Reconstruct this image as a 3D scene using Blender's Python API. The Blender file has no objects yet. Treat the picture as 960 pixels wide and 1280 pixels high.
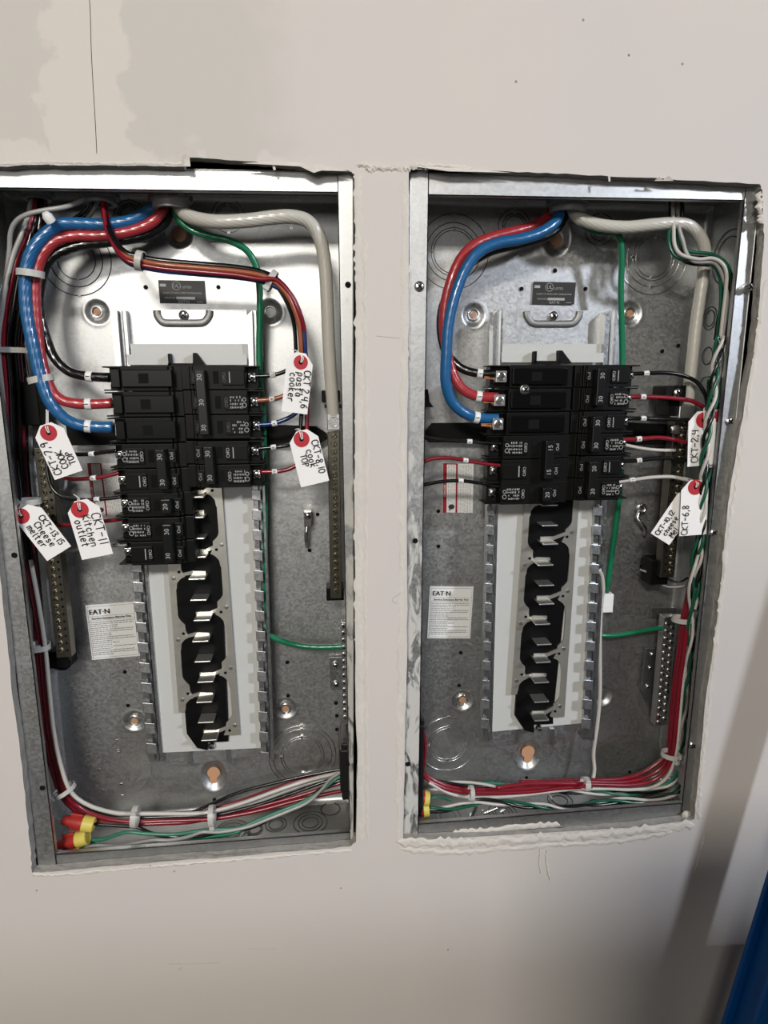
import bpy, bmesh, math, random
import numpy as np
from mathutils import Vector, Matrix
from mathutils.geometry import tessellate_polygon
random.seed(7)
PI = math.pi
scn = bpy.context.scene
COL = scn.collection
# ------------------------------------------------------------------ camera
ZTOP = 1.75                                  # height of the panel tops above the floor (m)
CP = Vector((-0.0344384, -0.6609941, ZTOP - 0.2004731))
YAW, PIT, ROL, FPX = 0.0964117, 0.1977678, 0.003911, 783.8415
_f = Vector((math.sin(YAW)*math.cos(PIT), math.cos(YAW)*math.cos(PIT), -math.sin(PIT)))
_r = Vector((math.cos(YAW), -math.sin(YAW), 0)); _d = _f.cross(_r)
CR = _r*math.cos(ROL) + _d*math.sin(ROL); CD = -_r*math.sin(ROL) + _d*math.cos(ROL)
cam = bpy.data.cameras.new('camera'); camo = bpy.data.objects.new('camera', cam); COL.objects.link(camo)
cam.sensor_fit = 'HORIZONTAL'; cam.sensor_width = 36; cam.lens = FPX*36/960; cam.clip_start = 0.01
m3 = Matrix((CR, -CD, -_f)).transposed()
camo.matrix_world = Matrix.Translation(CP) @ m3.to_4x4()
scn.camera = camo
# ------------------------------------------------------------------ world, lamps, exposure
w = bpy.data.worlds.new('world'); scn.world = w; w.use_nodes = True
w.node_tree.nodes['Background'].inputs[0].default_value = (.5, .52, .55, 1)
w.node_tree.nodes['Background'].inputs[1].default_value = 0.15
scn.view_settings.view_transform = 'Standard'; scn.view_settings.look = 'None'
scn.view_settings.gamma = 1; scn.view_settings.exposure = -0.1; scn.view_settings.use_curve_mapping = False
def lamp(name, loc, size, power, col, rot=(0, 0, 0)):
    l = bpy.data.lights.new(name, 'AREA'); l.shape = 'RECTANGLE'; l.size, l.size_y = size
    l.energy = power; l.color = col
    o = bpy.data.objects.new(name, l); o.location = loc; o.rotation_euler = rot; COL.objects.link(o); return o
lamp('window_light', (-1.15, -4.5, 2.0), (2.2, .9), 29, (1.0, .98, .94), (math.radians(90), 0, 0))
lamp('fill_lamp', (2.25, -1.95, 2.70), (.2, .4), 98, (.80, .86, 1.0), (math.radians(32), 0, math.radians(46)))
lamp('fill_lamp', (-.6, -2.3, 2.70), (.6, .4), 80, (1.0, .95, .88), (math.radians(35), 0, math.radians(-8)))  # fill light added to brighten the wall, no fixture seen
# ------------------------------------------------------------------ pixel <-> place
def at(px, py, Y=0.0):
    d = _f + CR*((px-480)/FPX) + CD*((py-640)/FPX)
    return CP + d*((Y-CP.y)/d.y)
def atX(px, py, X):
    d = _f + CR*((px-480)/FPX) + CD*((py-640)/FPX)
    return CP + d*((X-CP.x)/d.x)
def atZ(px, py, Z):
    d = _f + CR*((px-480)/FPX) + CD*((py-640)/FPX)
    return CP + d*((Z-CP.z)/d.z)
def mpp(px, py, Y): return (at(px+1, py, Y)-at(px, py, Y)).length
# ------------------------------------------------------------------ materials
def mat(name, col, rough=.5, metal=0, spec=.4, noise=0, nscale=40, bump=0, bscale=200, coat=0, trans=0, rvar=0):
    m = bpy.data.materials.new(name); m.use_nodes = True; nt = m.node_tree; b = nt.nodes['Principled BSDF']
    b.inputs['Base Color'].default_value = (*col, 1); b.inputs['Roughness'].default_value = rough
    b.inputs['Metallic'].default_value = metal; b.inputs['Specular IOR Level'].default_value = spec
    b.inputs['Coat Weight'].default_value = coat; b.inputs['Coat Roughness'].default_value = .15
    if trans: b.inputs['Transmission Weight'].default_value = trans
    g = nt.nodes.new('ShaderNodeNewGeometry')
    if noise:
        n = nt.nodes.new('ShaderNodeTexNoise'); n.inputs['Scale'].default_value = nscale; n.inputs['Detail'].default_value = 5
        nt.links.new(g.outputs['Position'], n.inputs['Vector'])
        mx = nt.nodes.new('ShaderNodeMix'); mx.data_type = 'RGBA'
        mx.inputs[6].default_value = (*[c*(1-noise) for c in col], 1); mx.inputs[7].default_value = (*[min(1, c*(1+noise)) for c in col], 1)
        nt.links.new(n.outputs['Fac'], mx.inputs[0]); nt.links.new(mx.outputs[2], b.inputs['Base Color'])
    if rvar:
        n3 = nt.nodes.new('ShaderNodeTexNoise'); n3.inputs['Scale'].default_value = 60; n3.inputs['Detail'].default_value = 4
        nt.links.new(g.outputs['Position'], n3.inputs['Vector'])
        mr = nt.nodes.new('ShaderNodeMapRange'); mr.inputs[3].default_value = rough-rvar; mr.inputs[4].default_value = rough+rvar
        nt.links.new(n3.outputs['Fac'], mr.inputs[0]); nt.links.new(mr.outputs[0], b.inputs['Roughness'])
    if bump:
        n2 = nt.nodes.new('ShaderNodeTexNoise'); n2.inputs['Scale'].default_value = bscale; n2.inputs['Detail'].default_value = 6
        nt.links.new(g.outputs['Position'], n2.inputs['Vector'])
        bp = nt.nodes.new('ShaderNodeBump'); bp.inputs['Strength'].default_value = bump; bp.inputs['Distance'].default_value = .001
        nt.links.new(n2.outputs['Fac'], bp.inputs['Height']); nt.links.new(bp.outputs[0], b.inputs['Normal'])
    return m
def galv(name, col, rough, spangle=.12, bump=.08):
    m = bpy.data.materials.new(name); m.use_nodes = True; nt = m.node_tree; b = nt.nodes['Principled BSDF']
    b.inputs['Metallic'].default_value = 1
    g = nt.nodes.new('ShaderNodeNewGeometry')
    v = nt.nodes.new('ShaderNodeTexVoronoi'); v.inputs['Scale'].default_value = 420
    n = nt.nodes.new('ShaderNodeTexNoise'); n.inputs['Scale'].default_value = 14; n.inputs['Detail'].default_value = 7
    nf = nt.nodes.new('ShaderNodeTexNoise'); nf.inputs['Scale'].default_value = 260; nf.inputs['Detail'].default_value = 3
    for q in (v, n, nf): nt.links.new(g.outputs['Position'], q.inputs['Vector'])
    sep = nt.nodes.new('ShaderNodeSeparateColor'); nt.links.new(v.outputs['Color'], sep.inputs[0])
    def mth(op, a, bb):
        k = nt.nodes.new('ShaderNodeMath'); k.operation = op
        for i, x in enumerate((a, bb)):
            if isinstance(x, (int, float)): k.inputs[i].default_value = x
            else: nt.links.new(x, k.inputs[i])
        return k.outputs[0]
    s = mth('ADD', mth('MULTIPLY', sep.outputs[0], .4), mth('ADD', mth('MULTIPLY', n.outputs[0], .35), mth('MULTIPLY', nf.outputs[0], .3)))
    mx = nt.nodes.new('ShaderNodeMix'); mx.data_type = 'RGBA'
    mx.inputs[6].default_value = (*[c*(1-spangle*1.4) for c in col], 1); mx.inputs[7].default_value = (*[min(1, c*(1+spangle)) for c in col], 1)
    nt.links.new(s, mx.inputs[0]); nt.links.new(mx.outputs[2], b.inputs['Base Color'])
    nt.links.new(mth('ADD', mth('MULTIPLY', s, .22), rough-.11), b.inputs['Roughness'])
    bp = nt.nodes.new('ShaderNodeBump'); bp.inputs['Strength'].default_value = bump; bp.inputs['Distance'].default_value = .0006
    nt.links.new(s, bp.inputs['Height']); nt.links.new(bp.outputs[0], b.inputs['Normal'])
    return m
M = {}
M['galv'] = galv('galvanised_steel', (.56, .565, .555), .43, .16, .12)
M['galvf'] = galv('galvanised_flange', (.52, .525, .515), .46)
M['galvs'] = galv('galvanised_rail', (.55, .56, .56), .32)
M['galvd'] = galv('galvanised_dusty_shaded', (.30, .30, .285), .55)  # darker steel: dust on bottom walls, painted shade on top walls and groove
def smeared():
    # galvanised flange wiped over with joint compound, thicker towards the bottom
    m = galv('flange_smeared_with_compound', (.52, .525, .515), .46); nt = m.node_tree; b = nt.nodes['Principled BSDF']
    g = nt.nodes.new('ShaderNodeNewGeometry'); mp = nt.nodes.new('ShaderNodeMapping'); mp.inputs['Scale'].default_value = (70, 70, 22)
    n = nt.nodes.new('ShaderNodeTexNoise'); n.inputs['Scale'].default_value = 1; n.inputs['Detail'].default_value = 9; n.inputs['Roughness'].default_value = .62; n.inputs['Distortion'].default_value = 1.2
    nt.links.new(g.outputs['Position'], mp.inputs[0]); nt.links.new(mp.outputs[0], n.inputs['Vector'])
    s = nt.nodes.new('ShaderNodeSeparateXYZ'); nt.links.new(g.outputs['Position'], s.inputs[0])
    zr = nt.nodes.new('ShaderNodeMapRange'); nt.links.new(s.outputs[2], zr.inputs[0]); zr.inputs[1].default_value = 1.62; zr.inputs[2].default_value = 1.30; zr.inputs[3].default_value = -.16; zr.inputs[4].default_value = .06
    ad = nt.nodes.new('ShaderNodeMath'); ad.operation = 'ADD'; nt.links.new(n.outputs[0], ad.inputs[0]); nt.links.new(zr.outputs[0], ad.inputs[1])
    mk = nt.nodes.new('ShaderNodeMapRange'); nt.links.new(ad.outputs[0], mk.inputs[0]); mk.inputs[1].default_value = .47; mk.inputs[2].default_value = .56
    old = b.inputs['Base Color'].links[0].from_socket; mx = nt.nodes.new('ShaderNodeMix'); mx.data_type = 'RGBA'; nt.links.new(mk.outputs[0], mx.inputs[0]); nt.links.new(old, mx.inputs[6]); mx.inputs[7].default_value = (.52, .51, .47, 1)
    nt.links.new(mx.outputs[2], b.inputs['Base Color'])
    iv = nt.nodes.new('ShaderNodeMath'); iv.operation = 'SUBTRACT'; iv.inputs[0].default_value = 1; nt.links.new(mk.outputs[0], iv.inputs[1]); nt.links.new(iv.outputs[0], b.inputs['Metallic'])
    return m
M['galvsm'] = smeared()
M['steel'] = mat('bright_steel', (.75, .75, .73), .22, 1, rvar=.1)
M['tin'] = mat('tinned_bus', (.70, .68, .60), .36, .85, rvar=.08)
M['stab'] = mat('tinned_stab', (.55, .54, .50), .34, .9)
M['brass'] = mat('brass_dull', (.15, .14, .11), .38, 1, noise=.3, nscale=300)
M['alum'] = mat('aluminium', (.62, .62, .60), .33, 1, noise=.12, nscale=300)
M['darkm'] = mat('dark_groove', (.06, .06, .058), .5, .4)
M['hole'] = mat('hole_black', (.008, .008, .008), .9, 0, .1)
M['rust'] = mat('bare_plywood_seen_through', (.50, .27, .15), .7)
M['brk'] = mat('breaker_black', (.0055, .0055, .005), .40, 0, .16)
M['brk2'] = mat('breaker_gloss', (.003, .003, .003), .25, 0, .2)
M['hand'] = mat('handle_black', (.008, .008, .008), .3, 0, .3)
M['base'] = mat('bus_base_black', (.003, .003, .003), .5, 0, .15)
M['print'] = mat('pad_print_white', (.36, .36, .34), .6)
M['dimp'] = mat('pad_print_dim', (.08, .08, .075), .6)
M['white'] = mat('insulator_white', (.52, .525, .50), .45, noise=.03)
M['tag'] = mat('tag_paper', (.82, .80, .77), .8, bump=.1, bscale=500)
M['ring'] = mat('tag_red_ring', (.42, .02, .03), .6)
M['ink'] = mat('marker_ink', (.012, .012, .014), .6)
M['string'] = mat('string', (.75, .72, .66), .8)
M['tie'] = mat('nylon_tie', (.55, .54, .50), .4, trans=.15)
M['sleeve'] = mat('number_sleeve', (.78, .78, .75), .5)
M['sticker'] = mat('sticker_white', (.72, .72, .69), .5)
M['stext'] = mat('sticker_ink', (.03, .03, .03), .6)
M['sgrey'] = mat('sticker_grey_ink', (.28, .28, .27), .6)
M['sblack'] = mat('sticker_black', (.018, .016, .014), .5)
M['sred'] = mat('sticker_red', (.30, .01, .02), .5)
def ins(name, c, r=.3, coat=.3): return mat(name, c, r, 0, .5, coat=coat, noise=.12, nscale=25)
M['blue'] = ins('ins_blue', (.012, .10, .25))
M['dblue'] = ins('ins_dark_blue', (.006, .025, .13))
M['red'] = ins('ins_red', (.34, .028, .034))
M['dred'] = ins('ins_dark_red', (.20, .006, .016))
M['blk'] = ins('ins_black', (.004, .004, .004), .25)
M['wht'] = ins('ins_white', (.50, .475, .43), .35, .1)
M['gwht'] = ins('ins_grey_white', (.32, .31, .29), .35, .1)
M['neu'] = ins('ins_neutral', (.50, .48, .42), .3, .3)
M['grn'] = ins('ins_green', (.006, .16, .07))
M['dgrn'] = ins('ins_dark_green', (.005, .085, .045))
M['lgrn'] = ins('ins_light_green', (.03, .17, .11), .35, .1)
M['org'] = ins('ins_brown_orange', (.30, .085, .035))
M['copper'] = mat('bare_copper', (.55, .25, .12), .4, 1)
M['nutred'] = mat('nut_red', (.34, .025, .018), .45)
M['nutyel'] = mat('nut_yellow', (.60, .50, .10), .45)
M['grom'] = mat('bushing_grey', (.22, .22, .21), .4)
M['gromb'] = mat('bushing_black', (.01, .01, .01), .4)
M['mud'] = mat('joint_compound', (.60, .56, .50), .85, noise=.12, nscale=60, bump=.9, bscale=160)
M['mudg'] = mat('smeared_compound', (.52, .52, .49), .7, noise=.25, nscale=120, bump=.6, bscale=200)
M['gyp'] = mat('gypsum_cut_edge', (.30, .285, .255), .9, noise=.35, nscale=90, bump=1, bscale=200)
M['ladder'] = mat('ladder_blue', (.0, .10, .36), .4, bump=.15, bscale=300)
M['rubber'] = mat('ladder_rubber', (.02, .02, .02), .7)
M['cavity'] = mat('cavity_dark', (.04, .035, .03), .9)
M['floor'] = mat('floor_dark', (.06, .055, .05), .6, noise=.3, nscale=3)
M['ceil'] = mat('ceiling_tile', (.20, .19, .18), .9)
M['room'] = mat('room_wall', (.14, .13, .12), .8)
# painted wall: warm off-white with greyer bare bands and skim-coat patches (positions in metres on the wall)
def wall_material():
    m = bpy.data.materials.new('wall_paint'); m.use_nodes = True; nt = m.node_tree; b = nt.nodes['Principled BSDF']
    b.inputs['Roughness'].default_value = .75
    b.inputs['Specular IOR Level'].default_value = .3
    g = nt.nodes.new('ShaderNodeNewGeometry'); sx = nt.nodes.new('ShaderNodeSeparateXYZ')
    N = lambda sc, det=5: (lambda q: (nt.links.new(g.outputs['Position'], q.inputs['Vector']), q.inputs.__getitem__('Scale').__setattr__('default_value', sc), q.inputs.__getitem__('Detail').__setattr__('default_value', det), q.outputs[0])[-1])(nt.nodes.new('ShaderNodeTexNoise'))
    nt.links.new(g.outputs['Position'], sx.inputs[0])
    def mth(op, a, bb=0, c=0):
        k = nt.nodes.new('ShaderNodeMath'); k.operation = op
        for i, x in enumerate((a, bb, c)):
            if isinstance(x, (int, float)): k.inputs[i].default_value = x
            else: nt.links.new(x, k.inputs[i])
        return k.outputs[0]
    def sm(v, a, bb):
        k = nt.nodes.new('ShaderNodeMapRange'); k.interpolation_type = 'SMOOTHSTEP'
        nt.links.new(v, k.inputs[0]); k.inputs[1].default_value = a; k.inputs[2].default_value = bb; return k.outputs[0]
    n1 = N(30, 9); n2 = N(3.2, 4); n3 = N(45, 6); n4 = N(7, 3)
    X = mth('ADD', sx.outputs[0], mth('MULTIPLY_ADD', n1, .09, -.045)); Z = mth('ADD', sx.outputs[2], mth('MULTIPLY_ADD', n1, .08, -.04))
    def band(v, a, bb, s=.004): return mth('MULTIPLY', sm(v, a-s, a+s), mth('SUBTRACT', 1, sm(v, bb-s, bb+s)))
    # light skim band around the old crack, and along the top of the panel
    xa = at(66, 100, -.012).x; xb = at(158, 100, -.012).x
    skim = mth('MULTIPLY', band(X, xa, xb), sm(Z, at(100, 215, -.012).z, at(100, 210, -.012).z))
    zc = at(100, 188, -.012).z; xc = at(225, 190, -.012).x
    skim2 = mth('MULTIPLY', band(Z, zc-.06, zc+.005), mth('SUBTRACT', 1, sm(X, xc-.02, xc+.01)))
    skim = mth('MAXIMUM', skim, skim2)
    # grey unpainted board left of x~340px above the panels
    gx = at(330, 100, -.012).x; grey = mth('MULTIPLY', mth('SUBTRACT', 1, sm(X, gx-.03, gx+.05)), sm(Z, at(100, 205, -.012).z, at(100, 200, -.012).z))
    c0 = (.600, .555, .500); cg = (.515, .485, .435); cs = (.60, .555, .50)
    def mix(f, a, bb):
        mx = nt.nodes.new('ShaderNodeMix'); mx.data_type = 'RGBA'
        nt.links.new(f, mx.inputs[0])
        for i, x in ((6, a), (7, bb)):
            if isinstance(x, tuple): mx.inputs[i].default_value = (*x, 1)
            else: nt.links.new(x, mx.inputs[i])
        return mx.outputs[2]
    base = mix(sm(n2, .35, .65), c0, (.575, .535, .50))
    col = mix(mth('MULTIPLY', grey, .85), base, cg)
    col = mix(mth('MULTIPLY', skim, .9), col, cs)
    sp = nt.nodes.new('ShaderNodeTexVoronoi'); sp.inputs['Scale'].default_value = 22; nt.links.new(g.outputs['Position'], sp.inputs['Vector'])
    spk = mth('MULTIPLY', mth('SUBTRACT', 1, sm(sp.outputs['Distance'], .018, .032)), sm(N(9, 2), .55, .6))
    col = mix(mth('MULTIPLY', spk, .6), col, (.25, .22, .19))
    nt.links.new(col, b.inputs['Base Color'])
    bp = nt.nodes.new('ShaderNodeBump'); bp.inputs['Strength'].default_value = .35; bp.inputs['Distance'].default_value = .002
    nt.links.new(mth('ADD', mth('MULTIPLY', n3, .25), mth('ADD', mth('MULTIPLY', n4, .8), mth('MULTIPLY', skim, .25))), bp.inputs['Height'])
    nt.links.new(bp.outputs[0], b.inputs['Normal'])
    return m
M['wall'] = wall_material()
# ------------------------------------------------------------------ mesh builder
WL = {}
def wloc(o): return WL.get(o.name, Vector((0, 0, 0)))
_glyph = {}
def glyph(s):
    if s not in _glyph:
        cu = bpy.data.curves.new('lettering', 'FONT'); cu.body = s; cu.size = 1; cu.align_x = 'CENTER'; cu.align_y = 'CENTER'
        cu.resolution_u = 2
        o = bpy.data.objects.new('lettering', cu); COL.objects.link(o)
        dg = bpy.context.evaluated_depsgraph_get(); me = bpy.data.meshes.new_from_object(o.evaluated_get(dg))
        _glyph[s] = ([v.co.copy() for v in me.vertices], [tuple(p.vertices) for p in me.polygons])
        bpy.data.objects.remove(o); bpy.data.curves.remove(cu); bpy.data.meshes.remove(me)
    return _glyph[s]
class MB:
    def __init__(s): s.v = []; s.f = []
    def add(s, vs, fs):
        n = len(s.v); s.v += [Vector(v) for v in vs]; s.f += [tuple(i+n for i in f) for f in fs]
    def hexa(s, a, b):   # a, b: 4 points each (front ring, back ring)
        s.add(list(a)+list(b), [(0, 1, 2, 3), (7, 6, 5, 4), (0, 4, 5, 1), (1, 5, 6, 2), (2, 6, 7, 3), (3, 7, 4, 0)])
    def box(s, c, h, ax=None):
        ax = ax or (Vector((1, 0, 0)), Vector((0, 1, 0)), Vector((0, 0, 1))); c = Vector(c)
        P = lambda i, j, k: c+ax[0]*h[0]*i+ax[1]*h[1]*j+ax[2]*h[2]*k
        s.hexa([P(-1, -1, -1), P(1, -1, -1), P(1, -1, 1), P(-1, -1, 1)], [P(-1, 1, -1), P(1, 1, -1), P(1, 1, 1), P(-1, 1, 1)])
    def pxbox(s, x0, y0, x1, y1, Yf, Yb):
        c = at((x0+x1)/2, (y0+y1)/2, Yf); a = at(x0, (y0+y1)/2, Yf); b = at(x1, (y0+y1)/2, Yf)
        t = at((x0+x1)/2, y0, Yf); u = at((x0+x1)/2, y1, Yf)
        s.box((c.x, (Yf+Yb)/2, c.z), ((b.x-a.x)/2, (Yb-Yf)/2, (t.z-u.z)/2))
    def quad(s, pts, off):   # slab from 4+ coplanar points, thickness vector off
        n = len(pts); off = Vector(off); s.add(list(pts)+[Vector(p)+off for p in pts], [tuple(range(n)), tuple(range(2*n-1, n-1, -1))]+[(i, i+n, (i+1) % n+n, (i+1) % n) for i in range(n)])
    def pxquad(s, pts, Yf, t): s.quad([at(x, y, Yf) for x, y in pts], (0, t, 0))
    def tube(s, P, r, n=10, rope=0, cap=True, flat=1.0):
        P = [Vector(p) for p in P]; m = len(P); R = r if isinstance(r, (list, tuple)) else [r]*m
        T = [(P[min(i+1, m-1)]-P[max(i-1, 0)]).normalized() for i in range(m)]
        u = T[0].cross(Vector((0, 1, 0)));  u = u if u.length > .1 else T[0].cross(Vector((1, 0, 0)))
        u.normalize(); vs = []; L = 0
        for i in range(m):
            if i: L += (P[i]-P[i-1]).length
            u = (u-T[i]*u.dot(T[i])).normalized(); v = T[i].cross(u)
            for k in range(n):
                a = 2*PI*k/n; rr = R[i]*(1+(rope*(abs(math.cos(6*(a-L*52)))-.6) if rope else 0))
                vs.append(P[i]+(u*math.cos(a)+v*math.sin(a)*flat)*rr)
        fs = [(i*n+k, i*n+(k+1) % n, (i+1)*n+(k+1) % n, (i+1)*n+k) for i in range(m-1) for k in range(n)]
        if cap: fs += [tuple(range(n-1, -1, -1)), tuple((m-1)*n+k for k in range(n))]
        s.add(vs, fs)
    def lathe(s, c, prof, ax=(0, -1, 0), n=20, ell=1.0, up=None):   # prof: (radius, height along ax)
        ax = Vector(ax).normalized(); u = Vector(up) if up else (Vector((1, 0, 0)) if abs(ax.x) < .8 else Vector((0, 0, 1)))
        u = (u-ax*u.dot(ax)).normalized(); v = ax.cross(u); c = Vector(c); vs = []
        for r, h in prof:
            for k in range(n): vs.append(c+ax*h+(u*math.cos(2*PI*k/n)*ell+v*math.sin(2*PI*k/n))*max(r, 1e-6))
        m = len(prof); fs = [(i*n+k, i*n+(k+1) % n, (i+1)*n+(k+1) % n, (i+1)*n+k) for i in range(m-1) for k in range(n)]
        fs += [tuple(range(n-1, -1, -1)), tuple((m-1)*n+k for k in range(n))]
        s.add(vs, fs)
    def torus(s, c, R, r, ax=(0, -1, 0), n=40, k=6, a0=0, a1=2*PI, ell=1.0):
        ax = Vector(ax).normalized(); u = Vector((1, 0, 0)) if abs(ax.x) < .8 else Vector((0, 1, 0))
        u = (u-ax*u.dot(ax)).normalized(); v = ax.cross(u); c = Vector(c); full = a1-a0 > 6.28
        pts = [c+(u*math.cos(a0+(a1-a0)*i/n)*ell+v*math.sin(a0+(a1-a0)*i/n))*R for i in range(n+1)]
        s.tube(pts, r, k, cap=not full)
    def text(s, t, o, ux, uy, size, lift=.0002):
        vs, fs = glyph(t); ux = Vector(ux).normalized(); uy = Vector(uy).normalized(); nz = ux.cross(uy)
        s.add([Vector(o)+ux*v.x*size+uy*v.y*size+nz*lift for v in vs], fs)
    def build(s, name, m, parent=None, smooth=False, bevel=0, origin=None):
        me = bpy.data.meshes.new(name)
        if parent is not None: off = wloc(parent); loc = Vector((0, 0, 0))
        else:
            off = Vector(origin) if origin is not None else sum(s.v, Vector((0, 0, 0)))/max(1, len(s.v)); loc = off
        me.from_pydata([v-off for v in s.v], [], s.f)
        bm = bmesh.new(); bm.from_mesh(me); bmesh.ops.recalc_face_normals(bm, faces=bm.faces) if len(s.f) < 60000 else None
        bm.to_mesh(me); bm.free()
        if smooth: me.polygons.foreach_set('use_smooth', [True]*len(me.polygons))
        if smooth == 'auto': me.set_sharp_from_angle(angle=math.radians(38))
        me.materials.append(m)
        o = bpy.data.objects.new(name, me); COL.objects.link(o); o.location = loc
        if parent is not None: o.parent = parent
        WL[o.name] = off.copy()
        if bevel:
            b = o.modifiers.new('edge', 'BEVEL'); b.width = bevel; b.segments = 2; b.limit_method = 'ANGLE'; b.angle_limit = math.radians(40)
        return o
def tag(o, label, cat, group=None):
    o['label'] = label; o['category'] = cat
    if group: o['group'] = group
    return o
def thing(name, label, cat, loc, group=None):
    o = bpy.data.objects.new(name, None); o.empty_display_size = .01; COL.objects.link(o); o.location = loc; WL[o.name] = Vector(loc)
    return tag(o, label, cat, group)
def struct(o): o['kind'] = 'structure'; return o
def spline(P, n=7):
    P = [Vector(p) for p in P]; out = []
    Q = [P[0]*2-P[1]]+P+[P[-1]*2-P[-2]]
    for i in range(1, len(Q)-2):
        a, b, c, d = Q[i-1:i+3]
        for k in range(n):
            t = k/n; out.append(.5*((2*b)+(c-a)*t+(2*a-5*b+4*c-d)*t*t+(3*b-a-3*c+d)*t**3))
    out.append(P[-1]); return out
def pxpath(pts, Y=None):
    return [at(p[0], p[1], p[2] if len(p) > 2 else Y) for p in pts]
WG = {}
def wire(name, label, pts, r, m, Y=None, cat='wire', n=8, rope=0, group=None, marks=(), seg=7, raw=None):
    S = raw or spline(pxpath(pts, Y), seg)
    b = MB(); b.tube(S, r, n, rope); o = b.build(name, M[m], smooth=True); tag(o, label, cat, group)
    for mk in marks:
        mx, my, txt = mk[:3]; i = min(range(2, len(S)-2), key=lambda i: (lambda q: (q.x-S[i].x)**2+(q.z-S[i].z)**2)(at(mx, my, S[i].y)))
        d = (S[i+1]-S[i-1]).normalized(); h = mk[3] if len(mk) > 3 else .0028
        k = MB(); k.tube([S[i]-d*h, S[i]-d*h*.33, S[i]+d*h*.33, S[i]+d*h], r+.0007, 12); so = k.build('number_sleeve', M['sleeve'], o, True)
        so['label'] = 'white number sleeve'
        t = MB(); t.text(txt, S[i]-Vector((0, r+.0011, 0)), (0, 0, 1), (-1, 0, 0), max(.004, min(.007, r*1.3))); t.build('number', M['ink'], so)
    return o
# ------------------------------------------------------------------ the room
WY = -.012          # wall face; the panel flanges sit at Y = 0
D = .0833           # panel depth
def slab(name, x0, x1, y0, y1, z0, z1, m):
    b = MB(); b.box(((x0+x1)/2, (y0+y1)/2, (z0+z1)/2), ((x1-x0)/2, (y1-y0)/2, (z1-z0)/2)); return struct(b.build(name, M[m]))
slab('floor', -2.4, 2.6, -4.6, .11, -.05, 0, 'floor')
slab('ceiling', -2.4, 2.6, -4.6, .11, 2.75, 2.8, 'ceil')
slab('wall_left', -2.45, -2.4, -4.6, .11, 0, 2.75, 'room')
slab('wall_right', 2.6, 2.65, -4.6, .11, 0, 2.75, 'room')
slab('wall_rear', -2.4, 2.6, -4.65, -4.6, 0, 2.75, 'room')
slab('wall_cavity', -2.4, 2.6, .095, .11, 0, 2.75, 'cavity')
def ragged(pts, amp, n=6, keep=()):
    out = []
    for i, p in enumerate(pts):
        q = pts[(i+1) % len(pts)]; out.append(p)
        for k in range(1, n): 
            t = k/n; out.append((p[0]+(q[0]-p[0])*t+random.uniform(-amp, amp), p[1]+(q[1]-p[1])*t+random.uniform(-amp, amp)))
    return out
holeL = [(-95, 206), (-40, 207), (0, 208), (50, 206), (110, 207), (170, 207), (229, 208), (230, 196), (260, 198), (320, 202), (360, 207), (400, 211), (436, 213), (443, 218),
         (444, 300), (445, 420), (444, 560), (444, 700), (444, 850), (447, 960), (445, 1052), (438, 1058), (380, 1063), (300, 1070), (220, 1076), (130, 1083), (70, 1089), (40, 1091),
         (38, 1060), (33, 1015), (28, 960), (23, 920), (17, 880), (9, 800), (0, 720), (-14, 600), (-40, 400)]
holeR = [(511, 214), (519, 206), (560, 209), (600, 213), (660, 215), (720, 218), (800, 222), (880, 226), (950, 230), (953, 238), (954, 270), (955, 300), (951, 350), (948, 400), (941, 450),
         (930, 510), (920, 570), (912, 620), (906, 670), (900, 740), (893, 800), (884, 860), (878, 920), (872, 980), (868, 1024), (845, 1028), (800, 1034), (740, 1040), (680, 1044), (600, 1048), (504, 1050),
         (506, 960), (508, 850), (509, 740), (509, 600), (510, 450), (511, 320)]
def wall_front():
    hs = [[at(x, y, WY) for x, y in ragged(h, .8, 5)] for h in (holeL, holeR)]
    outer = [Vector(p) for p in ((-2.4, WY, 0), (2.6, WY, 0), (2.6, WY, 2.75), (-2.4, WY, 2.75))]
    loops = [outer]+hs; flat = [p for l in loops for p in l]
    tri = tessellate_polygon([[Vector((p.x, p.z, 0)) for p in l] for l in loops])
    b = MB(); b.add(flat, [tuple(t) for t in tri]); o = b.build('wall_front', M['wall'], origin=(0, WY, 0)); struct(o)
    bk = MB(); bk.add([p+Vector((0, .0115, 0)) for p in flat], [tuple(t) for t in tri]); bk.build('back_paper', M['gyp'], o)
    for l in hs:
        e = MB(); n = len(l); vs = []
        for k, dy in enumerate((0, .003, .007, .0115)):
            for p in l:
                j = .0006 if k in (1, 2) else 0
                vs.append(p+Vector((random.uniform(-j, j), dy, random.uniform(-j, j))))
        e.add(vs, [(k*n+i, k*n+(i+1) % n, (k+1)*n+(i+1) % n, (k+1)*n+i) for k in range(3) for i in range(n)])
        e.build('cut_board_edge', M['gyp'], o)
    return o
wallo = wall_front()
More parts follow.
